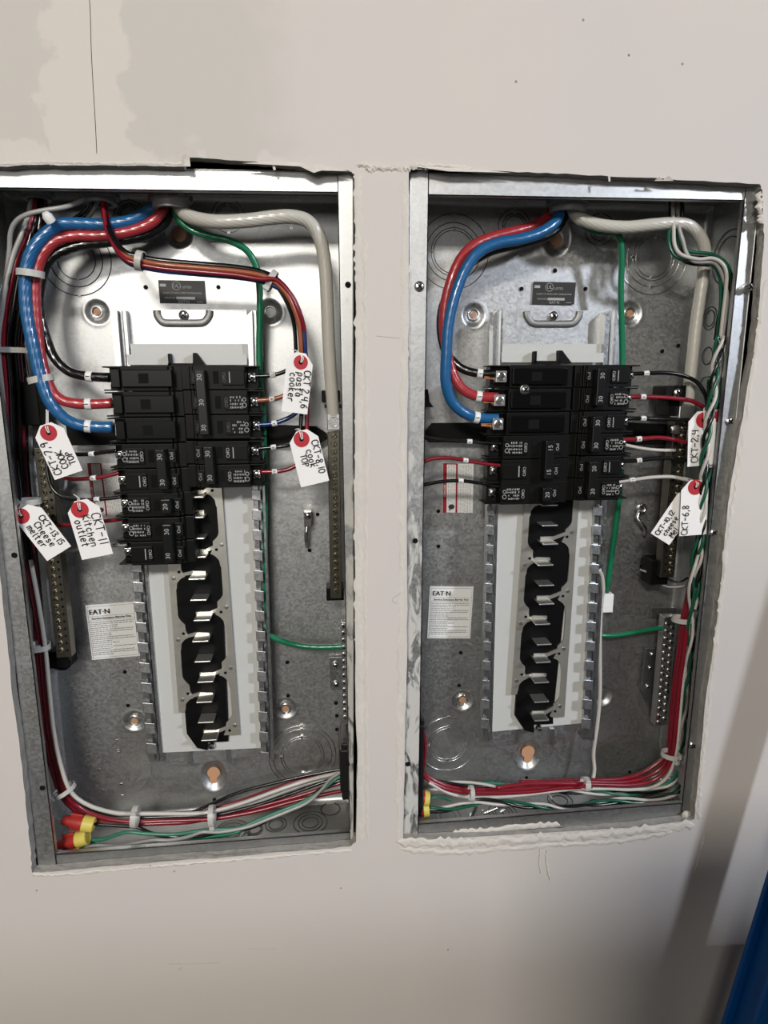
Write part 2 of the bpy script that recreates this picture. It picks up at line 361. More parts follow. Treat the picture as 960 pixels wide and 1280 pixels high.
def mud(pts, wpx, name='joint_compound', m='mud', Y=WY, hgt=.0022, seg=10, par=None, jit=.5):
    # a lumpy trowelled ridge along a pixel path
    S = spline([at(x, y, Y) for x, y in pts], seg); mp = mpp(pts[0][0], pts[0][1], Y); b = MB(); vs = []; K = 7
    n = len(S)
    for i, p in enumerate(S):
        d = (S[min(i+1, n-1)]-S[max(i-1, 0)]).normalized(); nn = Vector((-d.z, 0, d.x)); ww = wpx*mp/2*(1+random.uniform(-jit, jit))*(.15 if i in (0, n-1) else 1)
        sh = random.uniform(-.25, .25)*wpx*mp
        for k in range(K):
            t = k/(K-1)*2-1; h = hgt*(1-t*t)*random.uniform(.15, 1.2)+.0001
            vs.append(p+nn*(t*ww+sh)+Vector((0, -h, 0)))
    b.add(vs, [(i*K+k, i*K+k+1, (i+1)*K+k+1, (i+1)*K+k) for i in range(n-1) for k in range(K-1)])
    # underside
    b.add([S[0]+Vector((0, .0003, 0)), S[n//2]+Vector((.0003, .0003, 0)), S[-1]+Vector((0, .0003, 0))], [(0, 1, 2)])
    return b.build(name, M[m], par or wallo, True)
mud([(447, 216), (448, 330), (450, 470), (449, 620), (448, 760), (451, 880), (452, 1050)], 9, hgt=.0005, seg=24)
mud([(456, 300), (457, 420), (459, 560), (457, 700), (458, 860), (459, 1050)], 5, hgt=.0005, seg=24)
mud([(505, 222), (505, 400), (502, 600), (501, 760), (499, 900), (498, 1050)], 8, hgt=.0005, seg=24)
mud([(497, 1052), (560, 1054), (620, 1052), (680, 1048), (740, 1044), (800, 1038), (868, 1030)], 12, hgt=.0020, seg=12, jit=.3)
mud([(500, 1062), (570, 1066), (640, 1060), (700, 1056), (770, 1052), (840, 1040)], 7, hgt=.0012, seg=12, jit=.3)
mud([(458, 212), (480, 210), (505, 211), (530, 207), (590, 211)], 6, hgt=.002, seg=20)
mud([(448, 206), (470, 209), (500, 210)], 4, hgt=.002, seg=14)
mud([(0, 205), (60, 203), (120, 204), (180, 204), (228, 205)], 4, hgt=.0008, seg=20)
mud([(40, 1093), (80, 1093), (160, 1086), (240, 1079), (330, 1072), (440, 1062)], 4, hgt=.0014, seg=20)
mud([(873, 1024), (876, 980), (884, 900), (898, 780), (910, 670), (924, 580), (945, 450), (957, 350)], 5, hgt=.0012, seg=20)
mud([(882, 1040), (879, 1052), (873, 1072), (868, 1090)], 2.4, hgt=.0012)
mud([(684, 1062), (683, 1076), (687, 1100)], 2.4, hgt=.0012); mud([(675, 1058), (674, 1078), (676, 1092)], 1.6, hgt=.001)
mud([(948, 240), (950, 262), (951, 280)], 7, hgt=.003)
# torn facing paper above the first panel and around the second
def flap(pts, lift):
    b = MB(); P = [at(x, y, WY-l) for (x, y), l in zip(pts, lift)]
    b.quad(P, (0, .0006, 0)); return b.build('torn_paper', M['mud'], wallo)
flap([(302, 204), (345, 201), (398, 206), (436, 214), (402, 213), (392, 216), (375, 208), (340, 206)], [.001, .0005, .0005, .001, .004, .005, .003, .003])
flap([(340, 206), (343, 205), (345, 212), (342, 213)], [.001]*4)
flap([(517, 208), (524, 206), (600, 212), (640, 216), (560, 214)], [.001, .0006, .0006, .001, .003])
flap([(818, 226), (824, 221), (829, 225), (836, 219), (842, 226)], [.002, .004, .002, .004, .002])
flap([(760, 219), (763, 219), (763, 227), (761, 227)], [.002]*4)
flap([(228, 196), (233, 190), (237, 197), (238, 208), (229, 208)], [.0005, .003, .001, .002, .001])
cr = MB(); cr.tube(spline([at(x, y, WY) for x, y in ((111, -15), (113, 20), (114, 60), (116, 100), (119, 150), (121, 192))], 8), .0003, 5)
cr.build('hairline_crack', M['darkm'], wallo)
for pts in ([(470, 420), (500, 423)], [(498, 756), (490, 750), (500, 742)], [(210, 1205), (250, 1205), (276, 1203)], [(222, 1213), (228, 1209)], [(310, 1186), (345, 1186)]):
    c = MB(); c.tube(spline([at(x, y, WY) for x, y in pts], 6), .00022, 4); c.build('hairline_crack', M['gyp'], wallo)
for x, y in ((188, 1082), (218, 1089), (645, 102), (786, 69), (729, 25), (46, 1113), (426, 1110), (560, 1187), (853, 80)):
    c = MB(); c.lathe(at(x, y, WY+.0002), [(.0014, 0), (.001, .0006), (.0001, .0008)], n=7); c.build('chip', M['gyp'], wallo)
# ------------------------------------------------------------------ panel enclosures
class Frame:      # flat label frame from three pixel corners
    def __init__(s, tl, tr, bl, Y): s.o = at(*tl, Y); s.u = at(*tr, Y)-s.o; s.v = at(*bl, Y)-s.o; s.Y = Y
    def P(s, a, b, l=0): return s.o+s.u*a+s.v*b+Vector((0, -l, 0))
    def rect(s, mb, a0, b0, a1, b1, l=.0003, t=.0003): mb.quad([s.P(a0, b0, l), s.P(a1, b0, l), s.P(a1, b1, l), s.P(a0, b1, l)], (0, t, 0))
    def text(s, mb, t, a, b, size, l=.0006, rot=False, w=None):
        ux, uy = (s.u.normalized(), -s.v.normalized()) if not rot else (-s.v.normalized(), -s.u.normalized())
        mb.text(t, s.P(a, b, l), ux, uy, size)
def knock(par, c, radii, ax=(0, -1, 0), ell=1.0, ties=True, m='darkm'):
    k = MB()
    for i, r in enumerate(radii):
        k.torus(c, r, .00045, ax, 44, 5)
    o = k.build('knockout', M[m], par, True)
    if ties:
        a = Vector(ax); u = Vector((0, 0, 1)); v = a.cross(u)
        for i, r in enumerate(radii):
            for q in ((u, v) if i % 2 else (u, -u)): t = MB(); t.box(Vector(c)+q*r, (.0016, .0009, .0011)); t.build('knockout_tab', M['steel'], o)
    # raised disc inside: a slightly proud plug
    p = MB(); r = radii[0]-.0007; p.lathe(Vector(c)-a*.0002 if False else Vector(c), [(r, -.0004), (r, .0002), (r-.0006, .0004), (.0001, .0004)], ax, 40)
    return o
def enclosure(name, label, co, inner, dishes, knocks, holes, fscrews, mL='galvf', mR='galvf'):
    TL, TR, BR, BL = [at(x, y, 0) for x, y in co]
    t = thing(name, label, 'electrical panel', (BL+BR)/2+Vector((0, D/2, 0)))
    def P(u, v, Y): q = (TL*(1-u)+TR*u)*(1-v)+(BL*(1-u)+BR*u)*v; return Vector((q.x, Y, q.z))
    # back plate: pressed sheet with dished mounting points
    NX, NZ = 200, 400
    U, V = np.meshgrid(np.linspace(0, 1, NX), np.linspace(0, 1, NZ)); 
    def bl(k): return (TL[k]*(1-U)+TR[k]*U)*(1-V)+(BL[k]*(1-U)+BR[k]*U)*V
    X, Z = bl(0), bl(2); Y = np.full_like(X, D)
    ed = np.minimum(np.minimum(X-X[:, :1], X[:, -1:]-X), np.minimum(Z[:1]-Z, Z-Z[-1:])); Y -= .006*np.clip(1-ed/.006, 0, 1)**2
    Y += .0012*np.sin(X*9+2)*np.sin(Z*7)          # the sheet is not perfectly flat
    for (px, py, rx, rz, dep) in dishes:
        c = at(px, py, D); m = mpp(px, py, D); q = np.sqrt(((X-c.x)/(rx*m))**2+((Z-c.z)/(rz*m))**2)
        Y += dep*np.clip((1-q)/.45, 0, 1)**1.0*np.where(q < 1, 1, 0) ; Y -= .0005*np.exp(-((q-1.1)/.12)**2)
    me = bpy.data.meshes.new('back_plate'); off = WL[t.name]
    vs = np.stack([X-off.x, Y-off.y, Z-off.z], -1).reshape(-1, 3); i = np.arange((NX-1)*(NZ-1)); r_, c_ = i//(NX-1), i % (NX-1); a = r_*NX+c_
    fs = np.stack([a, a+NX, a+NX+1, a+1], -1)
    me.vertices.add(len(vs)); me.vertices.foreach_set('co', vs.ravel()); me.loops.add(len(fs)*4); me.loops.foreach_set('vertex_index', fs.ravel())
    me.polygons.add(len(fs)); me.polygons.foreach_set('loop_start', np.arange(len(fs))*4); me.polygons.foreach_set('loop_total', np.full(len(fs), 4)); me.polygons.foreach_set('use_smooth', [True]*len(fs))
    me.update(); me.validate(); me.materials.append(M['galv']); bo = bpy.data.objects.new('back_plate', me); COL.objects.link(bo); bo.parent = t; WL[bo.name] = off
    # four side walls (sheet)
    for (a0, a1, nrm) in (((0, 0), (1, 0), (0, 0, 1)), ((1, 0), (1, 1), (1, 0, 0)), ((1, 1), (0, 1), (0, 0, -1)), ((0, 1), (0, 0), (-1, 0, 0))):
        b = MB(); p, q = P(*a0, 0), P(*a1, 0); p2, q2 = P(*a1, D), P(*a0, D); b.quad([p, q, p2, q2], Vector(nrm)*.0012); b.build('side_wall', M['galvd' if nrm[2] else 'galv'], t)  # bottom wall dusty; top wall is the same steel with shade painted in
    # returned front flanges
    iTL, iTR, iBR, iBL = [at(x, y, 0) for x, y in inner]
    def fl(A, B, C_, D_, y, mt='galvf', nm='flange'):
        b = MB(); s = Vector((0, y, 0)); b.quad([A+s, B+s, C_+s, D_+s], (0, .0014, 0))
        # rolled outer lip and the inner return
        b.tube([A+s+Vector((0, .0012, 0)), B+s+Vector((0, .0012, 0))], .0014, 8)
        b.quad([D_+s, C_+s, C_+s+Vector((0, .006, 0)), D_+s+Vector((0, .006, 0))], (C_-B).normalized()*-.001)
        return b.build(nm, M[mt], t, 'auto')
    T0 = TL.lerp(BL, .0); 
    fl(TL, TR, iTR+(iTR-iTL)*.06, iTL-(iTR-iTL)*.06, 0); fl(BR, BL, iBL-(iBR-iBL)*.06, iBR+(iBR-iBL)*.06, 0)
    ex = lambda a, b, k: a+(a-b)*k
    fl(BL, TL, ex(iTL, iBL, .034), ex(iBL, iTL, .028), -.0012, mL); fl(TR, BR, ex(iBR, iTR, .028), ex(iTR, iBR, .034), -.0012, mR)
    for k in knocks:
        c = at(k[0], k[1], D-.0002); mm = mpp(k[0], k[1], D); knock(t, c, [r*mm for r in k[2]], m=k[3] if len(k) > 3 else 'darkm')
    h = MB()
    for px, py in holes:
        h = MB(); h.lathe(at(px, py, D-.0008), [(.0024, -.0006), (.0024, .0001), (.0001, .00012)], n=12); h.build('drilled_hole', M['hole'], t)
    for px, py, kind in fscrews:
        c = at(px, py, -.0015)
        if kind == 'hole':
            h = MB(); h.lathe(c, [(.0030, 0), (.0030, .0004), (.0001, .0005)], n=14); h.build('flange_hole', M['hole'], t)
        else: screw(t, c, .0052 if kind == 'screw' else .0048, 9 if kind == 'long' else 1.6)
    return t, P
def screw(par, c, r, proud=1.5, ax=(0, -1, 0), m='steel', name='screw', slot=True):
    b = MB(); h = .001*proud
    b.lathe(c, [(r, 0), (r, h*.35), (r*.86, h*.8), (r*.45, h+.0004), (.0001, h+.0005)], ax, 16)
    o = b.build(name, M[m], par, 'auto')
    if slot:
        k = MB(); a = Vector(ax); u = Vector((.7, 0, .7)); 
        for uu in (u, Vector((.7, 0, -.7))): k.box(Vector(c)+a*(h+.0005), (r*.62, .0004, r*.12), (uu, a, uu.cross(a)))
        k.build('screw_slot', M['hole'], o)
    return o
def orange_disc(par, px, py, r, Y=D, key=False, m='rust', name='mounting_hole'):
    mm = mpp(px, py, Y); b = MB(); b.lathe(at(px, py, Y), [(r*mm, -.0005), (r*mm, .0003), (.0001, .0004)], n=20)
    if key: b.lathe(at(px, py+r*1.1, Y-.0001), [(r*.62*mm, -.0005), (r*.62*mm, .0003), (.0001, .0004)], n=16)
    return b.build(name, M[m], par)
encL, PL = enclosure('electrical_panel', 'galvanised steel panel box on the left, with five white tags and cables entering from above',
    [(-49, 208), (441, 216), (440.5, 1056), (50, 1087)], [(-29, 235), (422, 241), (437, 1040), (70, 1068)],
    [(224, 291, 17, 19, .006), (121, 390, 15, 15, .004), (338, 390, 15, 15, .004), (168, 901, 13, 13, .004), (357, 886, 13, 13, .004), (267, 970, 15, 21, .006)],
    [(95, 325, (24, 33, 44)), (285, 270, (12, 15, 20)), (365, 313, (26, 29, 35, 46)), (163, 272, (13, 16, 21)), (150, 960, (23, 26, 40), 'steel'), (378, 945, (24, 27, 37, 42), 'steel')],
    [(182, 359), (273, 359), (390, 442), (393, 502), (397, 643), (387, 688), (156, 840), (160, 882), (98.5, 899), (359, 828), (360, 870), (420, 879), (421, 895), (421, 912), (268, 1000)],
    [(435, 356, 'hole'), (18, 694, 'hole'), (53, 985, 'hole'), (434, 955, 'hole')], mR='galvsm')
encR, PR = enclosure('electrical_panel', 'galvanised steel panel box on the right, with the ladder rail below its corner',
    [(513, 216), (949.5, 231), (868, 1022), (504, 1047)], [(535.7, 244), (929, 251), (852, 1004), (523, 1030)],
    [(696, 296, 17, 22, .006), (592, 394, 14, 14, .004), (788, 392, 14, 14, .004), (578, 876, 12, 12, .004), (753, 870, 11, 12, .004), (660, 943, 14, 20, .006)],
    [(567, 315, (25, 28, 34, 44)), (643, 283, (12, 15, 20)), (750, 287, (9, 12, 18)), (817, 322, (22, 26, 33, 42), 'steel'), (560, 930, (21, 24, 36), 'steel'), (773, 920, (22, 34), 'steel')],
    [(652, 361), (732, 361), (694, 338), (548, 639), (548, 683), (576, 816), (574, 857), (828, 439), (848, 432), (802, 708), (787, 965), (658, 972)],
    [(524, 358, 'screw'), (932, 360, 'long'), (519, 676, 'hole'), (510, 955, 'hole'), (912, 527, 'screwsmall'), (892, 666, 'screwsmall'), (866, 932, 'screwsmall')], mL='galvsm')
for par, pts in ((encL, [(224, 293, 9, 0), (121, 390, 4.2, 0), (338, 390, 4.2, 0), (168, 901, 4, 0), (357, 886, 4, 0), (267, 966, 8, 1)]), (encR, [(695, 299, 8, 0), (592, 394, 3.5, 0), (787, 392, 4, 0), (578, 875, 4, 0), (753, 870, 3, 0), (660, 940, 8, 1)])):
    for px, py, r, k in pts:
        orange_disc(par, px, py, r, D+.0036, bool(k))
        if r < 5:
            b = MB(); b.torus(at(px, py, D+.0034), mpp(px, py, D)*6.5, .0013, n=24); b.build('dimple_collar', M['steel'], par, True)
# knockouts pressed in the bottom walls, seen from above, and in the right wall of the second box
def wallknock(par, c, radii, ax):
    for r in radii:
        b = MB(); b.torus(c, r, .0005, ax, 36, 5); b.build('knockout', M['darkm'], par, True)
zb = PL(.85, 1, 0).z
for px, py, rr in ((388, 1028, (.010, .015, .021)), (413, 1011, (.012, .0125)), (290, 1040, (.010, .016, .022)), (345, 1030, (.009, .013)), (318, 1036, (.008, .010))):
    c = atZ(px, py, PL(.8, 1, 0).z+.0006); 
    if 0 < c.y < D+.02: wallknock(encL, c, rr, (0, 0, 1))
for px, py, rr in ((628, 1015, (.009, .013, .018)), (560, 1020, (.010, .016)), (700, 1000, (.010, .016)), (790, 1010, (.008, .014)), (745, 1005, (.009,)), (830, 1000, (.008, .012))):
    c = atZ(px, py, PR(.6, 1, 0).z+.0006); c.y = min(max(c.y, .02), D-.02); wallknock(encR, c, rr, (0, 0, 1))
xr = PR(1, .1, 0).x-.0006
for px, py, rr in ((910, 322, (.022, .029)), (887, 398, (.009, .013)), (884, 445, (.010,)), (881, 482, (.010,))):
    q = atX(px, py, PR(1, (py-230)/800, 0).x-.0008); q.y = min(q.y, D-.01); wallknock(encR, q, rr, (-1, 0, 0))
# ------------------------------------------------------------------ stickers on the back plates
def listing(par, tl, tr, bl):
    F = Frame(tl, tr, bl, D-.0012); b = MB(); F.rect(b, 0, 0, 1, 1, 0, .0006); s = b.build('listing_sticker', M['sblack'], par); s['label'] = 'black listing sticker with white print'
    t = MB(); w = F.u.length; m = w/60
    t.torus(F.P(.38, .24, .0003), w*.088, w*.008, n=28, k=4); F.text(t, 'UL', .38, .24, w*.11); F.text(t, 'LISTED', .60, .30, w*.07)
    F.text(t, 'CLASS CTL ENCLOSED PANELBOARD', .5, .55, w*.050); F.text(t, 'ISSUE NO.', .23, .77, w*.055); F.text(t, 'EAT·N', .52, .93, w*.085)
    F.rect(t, .36, .71, .76, .82); F.rect(t, .03, .16, .16, .28); F.rect(t, .8, .91, .93, .93)
    t.build('lettering', M['print'], s)
listing(encL, (197.5, 350), (256, 351), (200, 379)); listing(encR, (667, 352), (720, 353), (665, 380))
def barrier(par, tl, tr, bl):
    F = Frame(tl, tr, bl, D-.0012); b = MB(); F.rect(b, 0, 0, 1, 1, 0, .0006); s = b.build('instruction_sticker', M['sticker'], par); s['label'] = 'white instruction sticker with black heading'
    w = F.u.length; t = MB(); F.text(t, 'EAT·N', .27, .13, w*.15, .0008); F.text(t, 'EAT·N', .278, .13, w*.15, .0008); F.text(t, 'Service Entrance Barrier Kits', .5, .245, w*.068); F.text(t, 'Service Entrance Barrier Kits', .503, .245, w*.068)
    t.build('lettering', M['stext'], s); g = MB()
    for a0, b0, a1, b1 in ((.03, .03, .97, .035), (.03, .965, .97, .97), (.03, .03, .036, .97), (.964, .03, .97, .97), (.03, .205, .97, .21), (.03, .28, .97, .285)): F.rect(g, a0, b0, a1, b1)
    random.seed(3)
    for i in range(18):
        y = .31+i*.035; x = .05; end = random.choice((.93, .93, .9, .6, .45))
        while x < end:
            l = random.uniform(.02, .08); F.rect(g, x, y, min(x+l, end), y+.014); x += l+.012
    g.build('fine_print', M['sgrey'], s)
barrier(encL, (106.5, 757), (168.5, 752), (115, 825)); barrier(encR, (537.5, 733), (592, 733.5), (534, 798))
def danger(par, tl, tr, bl):
    F = Frame(tl, tr, bl, D-.0012); b = MB(); F.rect(b, 0, 0, 1, 1, 0, .0006); s = b.build('danger_sticker', M['sticker'], par); s['label'] = 'white warning sticker with red bands'
    r = MB(); F.rect(r, 0, 0, .12, 1); F.rect(r, .42, 0, .48, 1); F.rect(r, 0, 0, .48, .02); r.build('red_band', M['sred'], s)
    w = F.u.length; t = MB(); F.text(t, 'DANGER', .06, .55, w*.10, rot=True); t.build('heading', M['sticker'], s)
    g = MB(); random.seed(5)
    for x in (.17, .22, .27, .32, .37, .52, .57, .62, .67, .72, .77, .82, .87, .92):
        y = .03
        while y < (.8 if x < .4 else .96):
            l = random.uniform(.03, .10); F.rect(g, x, y, x+.011, y+l); y += l+random.uniform(.01, .03)
    g.build('fine_print', M['sgrey'], s)
    k = MB(); k.lathe(F.P(.28, .88, .0003), [(w*.085, 0), (w*.085, .0003), (.0001, .0004)], n=16, ell=1.2); F.rect(k, .2, .93, .24, .96); k.build('pictogram', M['stext'], s)
danger(encL, (109, 579), (146, 579), (117, 645)); danger(encR, (554, 579), (592, 580), (553.5, 640.5))
# ------------------------------------------------------------------ panel interiors (pan, insulator, bus bars)
def interior(label, top, board, rails, tabs0, pitch, stabs, lipY, side):
    """top: bracket corner px, board: insulator px quad, rails: ((x0,y0),(x1,y1)) pair, stabs: (x,y,type)"""
    YB = .056
    t = thing('bus_assembly', label, 'bus assembly', at((board[2][0]+board[3][0])/2, board[2][1], D-.02))
    tb = MB(); tb.pxquad(top, .064, .0015); tb.build('mounting_pan', M['galv'], t)
    # pressed tab with its screw
    cx = (top[0][0]+top[1][0])/2; y0 = top[0][1]
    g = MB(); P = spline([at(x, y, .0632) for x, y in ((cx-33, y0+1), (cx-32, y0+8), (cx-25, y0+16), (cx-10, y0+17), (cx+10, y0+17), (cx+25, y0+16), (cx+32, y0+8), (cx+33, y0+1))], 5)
    g.tube(P, .0040, 8, flat=.45); g.build('pressed_groove', M['galvd'], t, True)  # groove coloured darker for the dark reflection in its recess
    screw(t, at(cx+.5, y0+7, .0625), .0052, 2)
    b = MB(); b.pxquad(board, YB, .0025); b.build('insulator_sheet', M['white'], t)
    lp = MB(); lp.pxquad(lipY, .046, .0015); lp.build('insulator_lip', M['white'], t)
    k = MB(); x, y = (lipY[0][0]+lipY[1][0])/2-8, lipY[2][1]-6; sgn = 1
    k.pxbox(x-15, y-8, x-12, y+7, .036, .045); k.pxbox(x-15, y+4, x+18, y+8, .036, .045); k.pxquad([(x+16, y-9), (x+20, y-9), (x+32, y+7), (x+16, y+7)], .036, .009)
    k.build('barrier_clip', M['base'], t)
    # rails down both flanks: folded channel and the comb of clip tabs
    for (xa, ya, xb, yb, wd, cut) in rails:
        r = MB(); n = 1
        for (o0, o1, yy, th) in ((0, wd*.40, .050, .016), (wd*.48, wd*.72, .058, .008), (wd*.8, wd, .053, .012)):
            r.hexa([at(xa+o0, ya+(6 if o0 == 0 else 0), yy), at(xa+o1, ya, yy), at(xb+o1, yb, yy), at(xb+o0, yb, yy)][::1], [at(xa+o0, ya, yy)+Vector((0, th, 0)), at(xa+o1, ya, yy)+Vector((0, th, 0)), at(xb+o1, yb, yy)+Vector((0, th, 0)), at(xb+o0, yb, yy)+Vector((0, th, 0))])
        ro = r.build('side_rail', M['galvs'], t)
        L = yb-ya; y = cut
        while y < yb-4:
            f = (y-ya)/L; x = xa+(xb-xa)*f; f2 = (y+pitch*.62-ya)/L; x2 = xa+(xb-xa)*f2
            q = MB(); a0 = at(x-1.5, y, .049); q.hexa([at(x-2, y, .0455), at(x+wd*.62, y+1, .046), at(x2+wd*.62, y+pitch*.55, .046), at(x2-2, y+pitch*.5, .0455)], [at(x-2, y, .051), at(x+wd*.6, y+1, .051), at(x2+wd*.6, y+pitch*.55, .051), at(x2-2, y+pitch*.5, .051)])
            q.build('clip_tab', M['galv'], t, bevel=.0006); y += pitch/2*2
    # black base and the two tinned strips in front of it
    stabs = sorted(stabs, key=lambda s: s[1]); SY = [s[1] for s in stabs]
    def cxx(y):
        i = max(0, min(len(stabs)-2, next((j for j in range(len(stabs)-1) if SY[j+1] >= y), len(stabs)-2)))
        return np.interp(y, [ytop, ybot], [xtop, xbot])
    (xtop, ytop), (xbot, ybot) = side[0], side[1]; hw = side[2]; p = pitch
    bb = MB(); S = []
    bb.pxquad([(xtop-hw*.86, ytop), (xtop+hw*.86, ytop), (xbot+hw*.60, ybot-8), (xbot+hw*.60, ybot+2), (xbot-hw*.1, ybot+3), (xbot-hw*.1, ybot+13), (xbot-hw*.45, ybot+10), (xbot-hw*.80, ybot-8)], .0515, .004)
    bb.build('bus_base', M['base'], t)
    for sd, typ in ((-1, 'A'), (1, 'C')):
        yend = ybot-(34 if sd < 0 else 6)
        ys = [s[1] for s in stabs if s[2] == typ]
        # scalloped inner edge
        yy = [ytop-ytop % 1]; edge = []
        y = ytop
        per = 3*p
        ref = ys[-1]+(0 if sd < 0 else 0)
        while y <= yend+.1:
            ph = ((y-ref+per*50) % per)/per      # 0 at the arm
            inn = .60                              # inner-edge offset as a share of hw
            if ph < .10: a = .30+.30*(ph/.10)**.5*.9
            elif ph < .2: a = .57+.03*(ph-.1)/.1
            elif ph < .62: a = .62
            elif ph < .78: a = .62-.22*((ph-.62)/.16)**2
            elif ph < .88: a = .40
            else: a = .40-.12*((ph-.88)/.12)
            a = {0: a}[0]
            edge.append((a, y)); y += 1.5
        O = []; I = []
        for a, y in edge:
            c = cxx(y); O.append(at(c+sd*hw, y, .0500)); I.append(at(c+sd*hw*(a+.17), y, .0500))
        m = MB(); n = len(O); th = Vector((0, .0015, 0))
        m.add(O+I+[q+th for q in O]+[q+th for q in I], [(i, i+1, n+i+1, n+i) for i in range(n-1)]+[(2*n+i, 2*n+i+1, i+1, i) for i in range(n-1)]+[(n+i, n+i+1, 3*n+i+1, 3*n+i) for i in range(n-1)]+[(0, n, 3*n, 2*n), (n-1, 2*n-1, 4*n-1, 3*n-1)])
        bo = m.build('bus_bar', M['tin'], t)
        for y in ys:
            if y < ytop+4: continue
            x = next(s[0] for s in stabs if s[1] == y)
            c = cxx(y)
            # arm from the strip to the stab
            A = MB(); yo = -6 if sd > 0 else -2
            A.pxquad([(x-10, y+yo-3), (x+10, y+yo-3), (x+10, y+yo+3), (x-10, y+yo+3)] if False else ([(x+sd*-9, y-7), (x+sd*8, y-7.5), (c+sd*hw*.60, y-13 if sd > 0 else y-4), (c+sd*hw*.62, y-9 if sd > 0 else y), (x+sd*8, y-3), (x-sd*9, y-3)]), .0496, .0015); A.build('bus_finger', M['tin'], bo)
            # rivet and hole beside the arm
            for dx, dy, mm_, rr in ((sd*hw*.84, (-2 if sd < 0 else -17), 'alum', .0022), (sd*hw*.66, (-10 if sd < 0 else -11), 'hole', .0017)):
                cc = at(cxx(y)+dx, y+dy+4, .0497); R = MB(); R.lathe(cc, [(rr, 0), (rr, .0004), (.0001, .0006)], n=12); R.build('rivet' if mm_ == 'alum' else 'rivet_hole', M[mm_], bo)
    for x, y, typ in stabs:
        if y < ytop+2: continue
        s = MB(); c = at(x, y, .0405); hx = .0092
        s.box((c.x, .0410, c.z), (hx, .0105, .0010)); s.build('stab', M['stab'], t, bevel=.0007)
    screw(t, at(xbot+2, ybot+6, .054), .004, 6)
    # bottom of the pan below the insulator
    pb = MB(); bl, br = board[3], board[2]
    pb.pxquad([(bl[0]-4, bl[1]-4), (br[0]+2, br[1]-4), (br[0]+3, br[1]+8), (bl[0]+2, bl[1]+19)], .062, .0015); pb.build('mounting_pan', M['galv'], t)
    for fx in (.28, .66):
        z = MB(); x = bl[0]+(br[0]-bl[0])*fx; z.pxbox(x, bl[1]-3, x+5, bl[1]+14, .058, .062); z.build('pan_rib', M['galvs'], t)
    return t
stL = [(263, 920, 'C'), (259, 898, 'B'), (257, 873, 'A'), (258.5, 848, 'C'), (255, 823, 'B'), (252.5, 798, 'A'), (254, 772, 'C'), (250, 747, 'B'), (248, 721, 'A'), (249, 694, 'C'), (247, 671, 'B'), (246, 645, 'A'), (246, 620, 'C')]
stR = [(674, 896, 'C'), (674, 873, 'B'), (674, 849, 'A'), (676, 824, 'C'), (677, 802, 'B'), (675, 777, 'A'), (680, 752, 'C'), (680, 729, 'B'), (678.7, 704, 'A'), (684.5, 678, 'C'), (684, 655, 'B'), (684, 630, 'A')]
interior('bare lower bus assembly with white insulator in the box on the left', [(150, 387), (308, 387), (313, 442), (158, 442)],
    [(163, 430), (312, 430), (326, 935), (199, 941)], [(139, 388, 186, 952, 18, 702), (309, 388, 327, 950, 15, 612)], 0, 25.2, stL, [(158, 443), (308, 443), (309, 456), (160, 456)], ((240, 610), (263, 925), 37))
interior('bare lower bus assembly with white insulator in the box on the right', [(626, 388), (757, 388), (754, 441), (626, 441)],
    [(628, 430), (752, 430), (727, 904), (612, 915)], [(617, 388, 603, 925, 12, 632), (757, 388, 728, 925, 15, 632)], 0, 24.2, stR, [(627, 441), (755, 441), (754, 453), (627, 453)], ((690, 625), (671, 903), 34))
# neutral straps: black insulated bars crossing behind the breakers
for lab, quads in (('black insulated strap crossing behind the breakers of the left box', [[(82, 531), (142, 529), (142, 556), (86, 557)], [(318, 530), (395, 533), (409, 542), (409, 549), (395, 557), (318, 556)]]),
                   ('black insulated strap crossing behind the breakers of the right box', [[(531, 540), (540, 529), (617, 528), (617, 553), (536, 553)], [(786, 528), (842, 531), (842, 556), (786, 556)]])):
    b = MB(); b.pxquad([quads[0][1], quads[1][0], quads[1][-1], quads[0][2]], .0665, .004)
    for q in quads: b.pxquad(q, .0665, .004)
    tag(b.build('neutral_strap', M['base']), lab, 'strap')
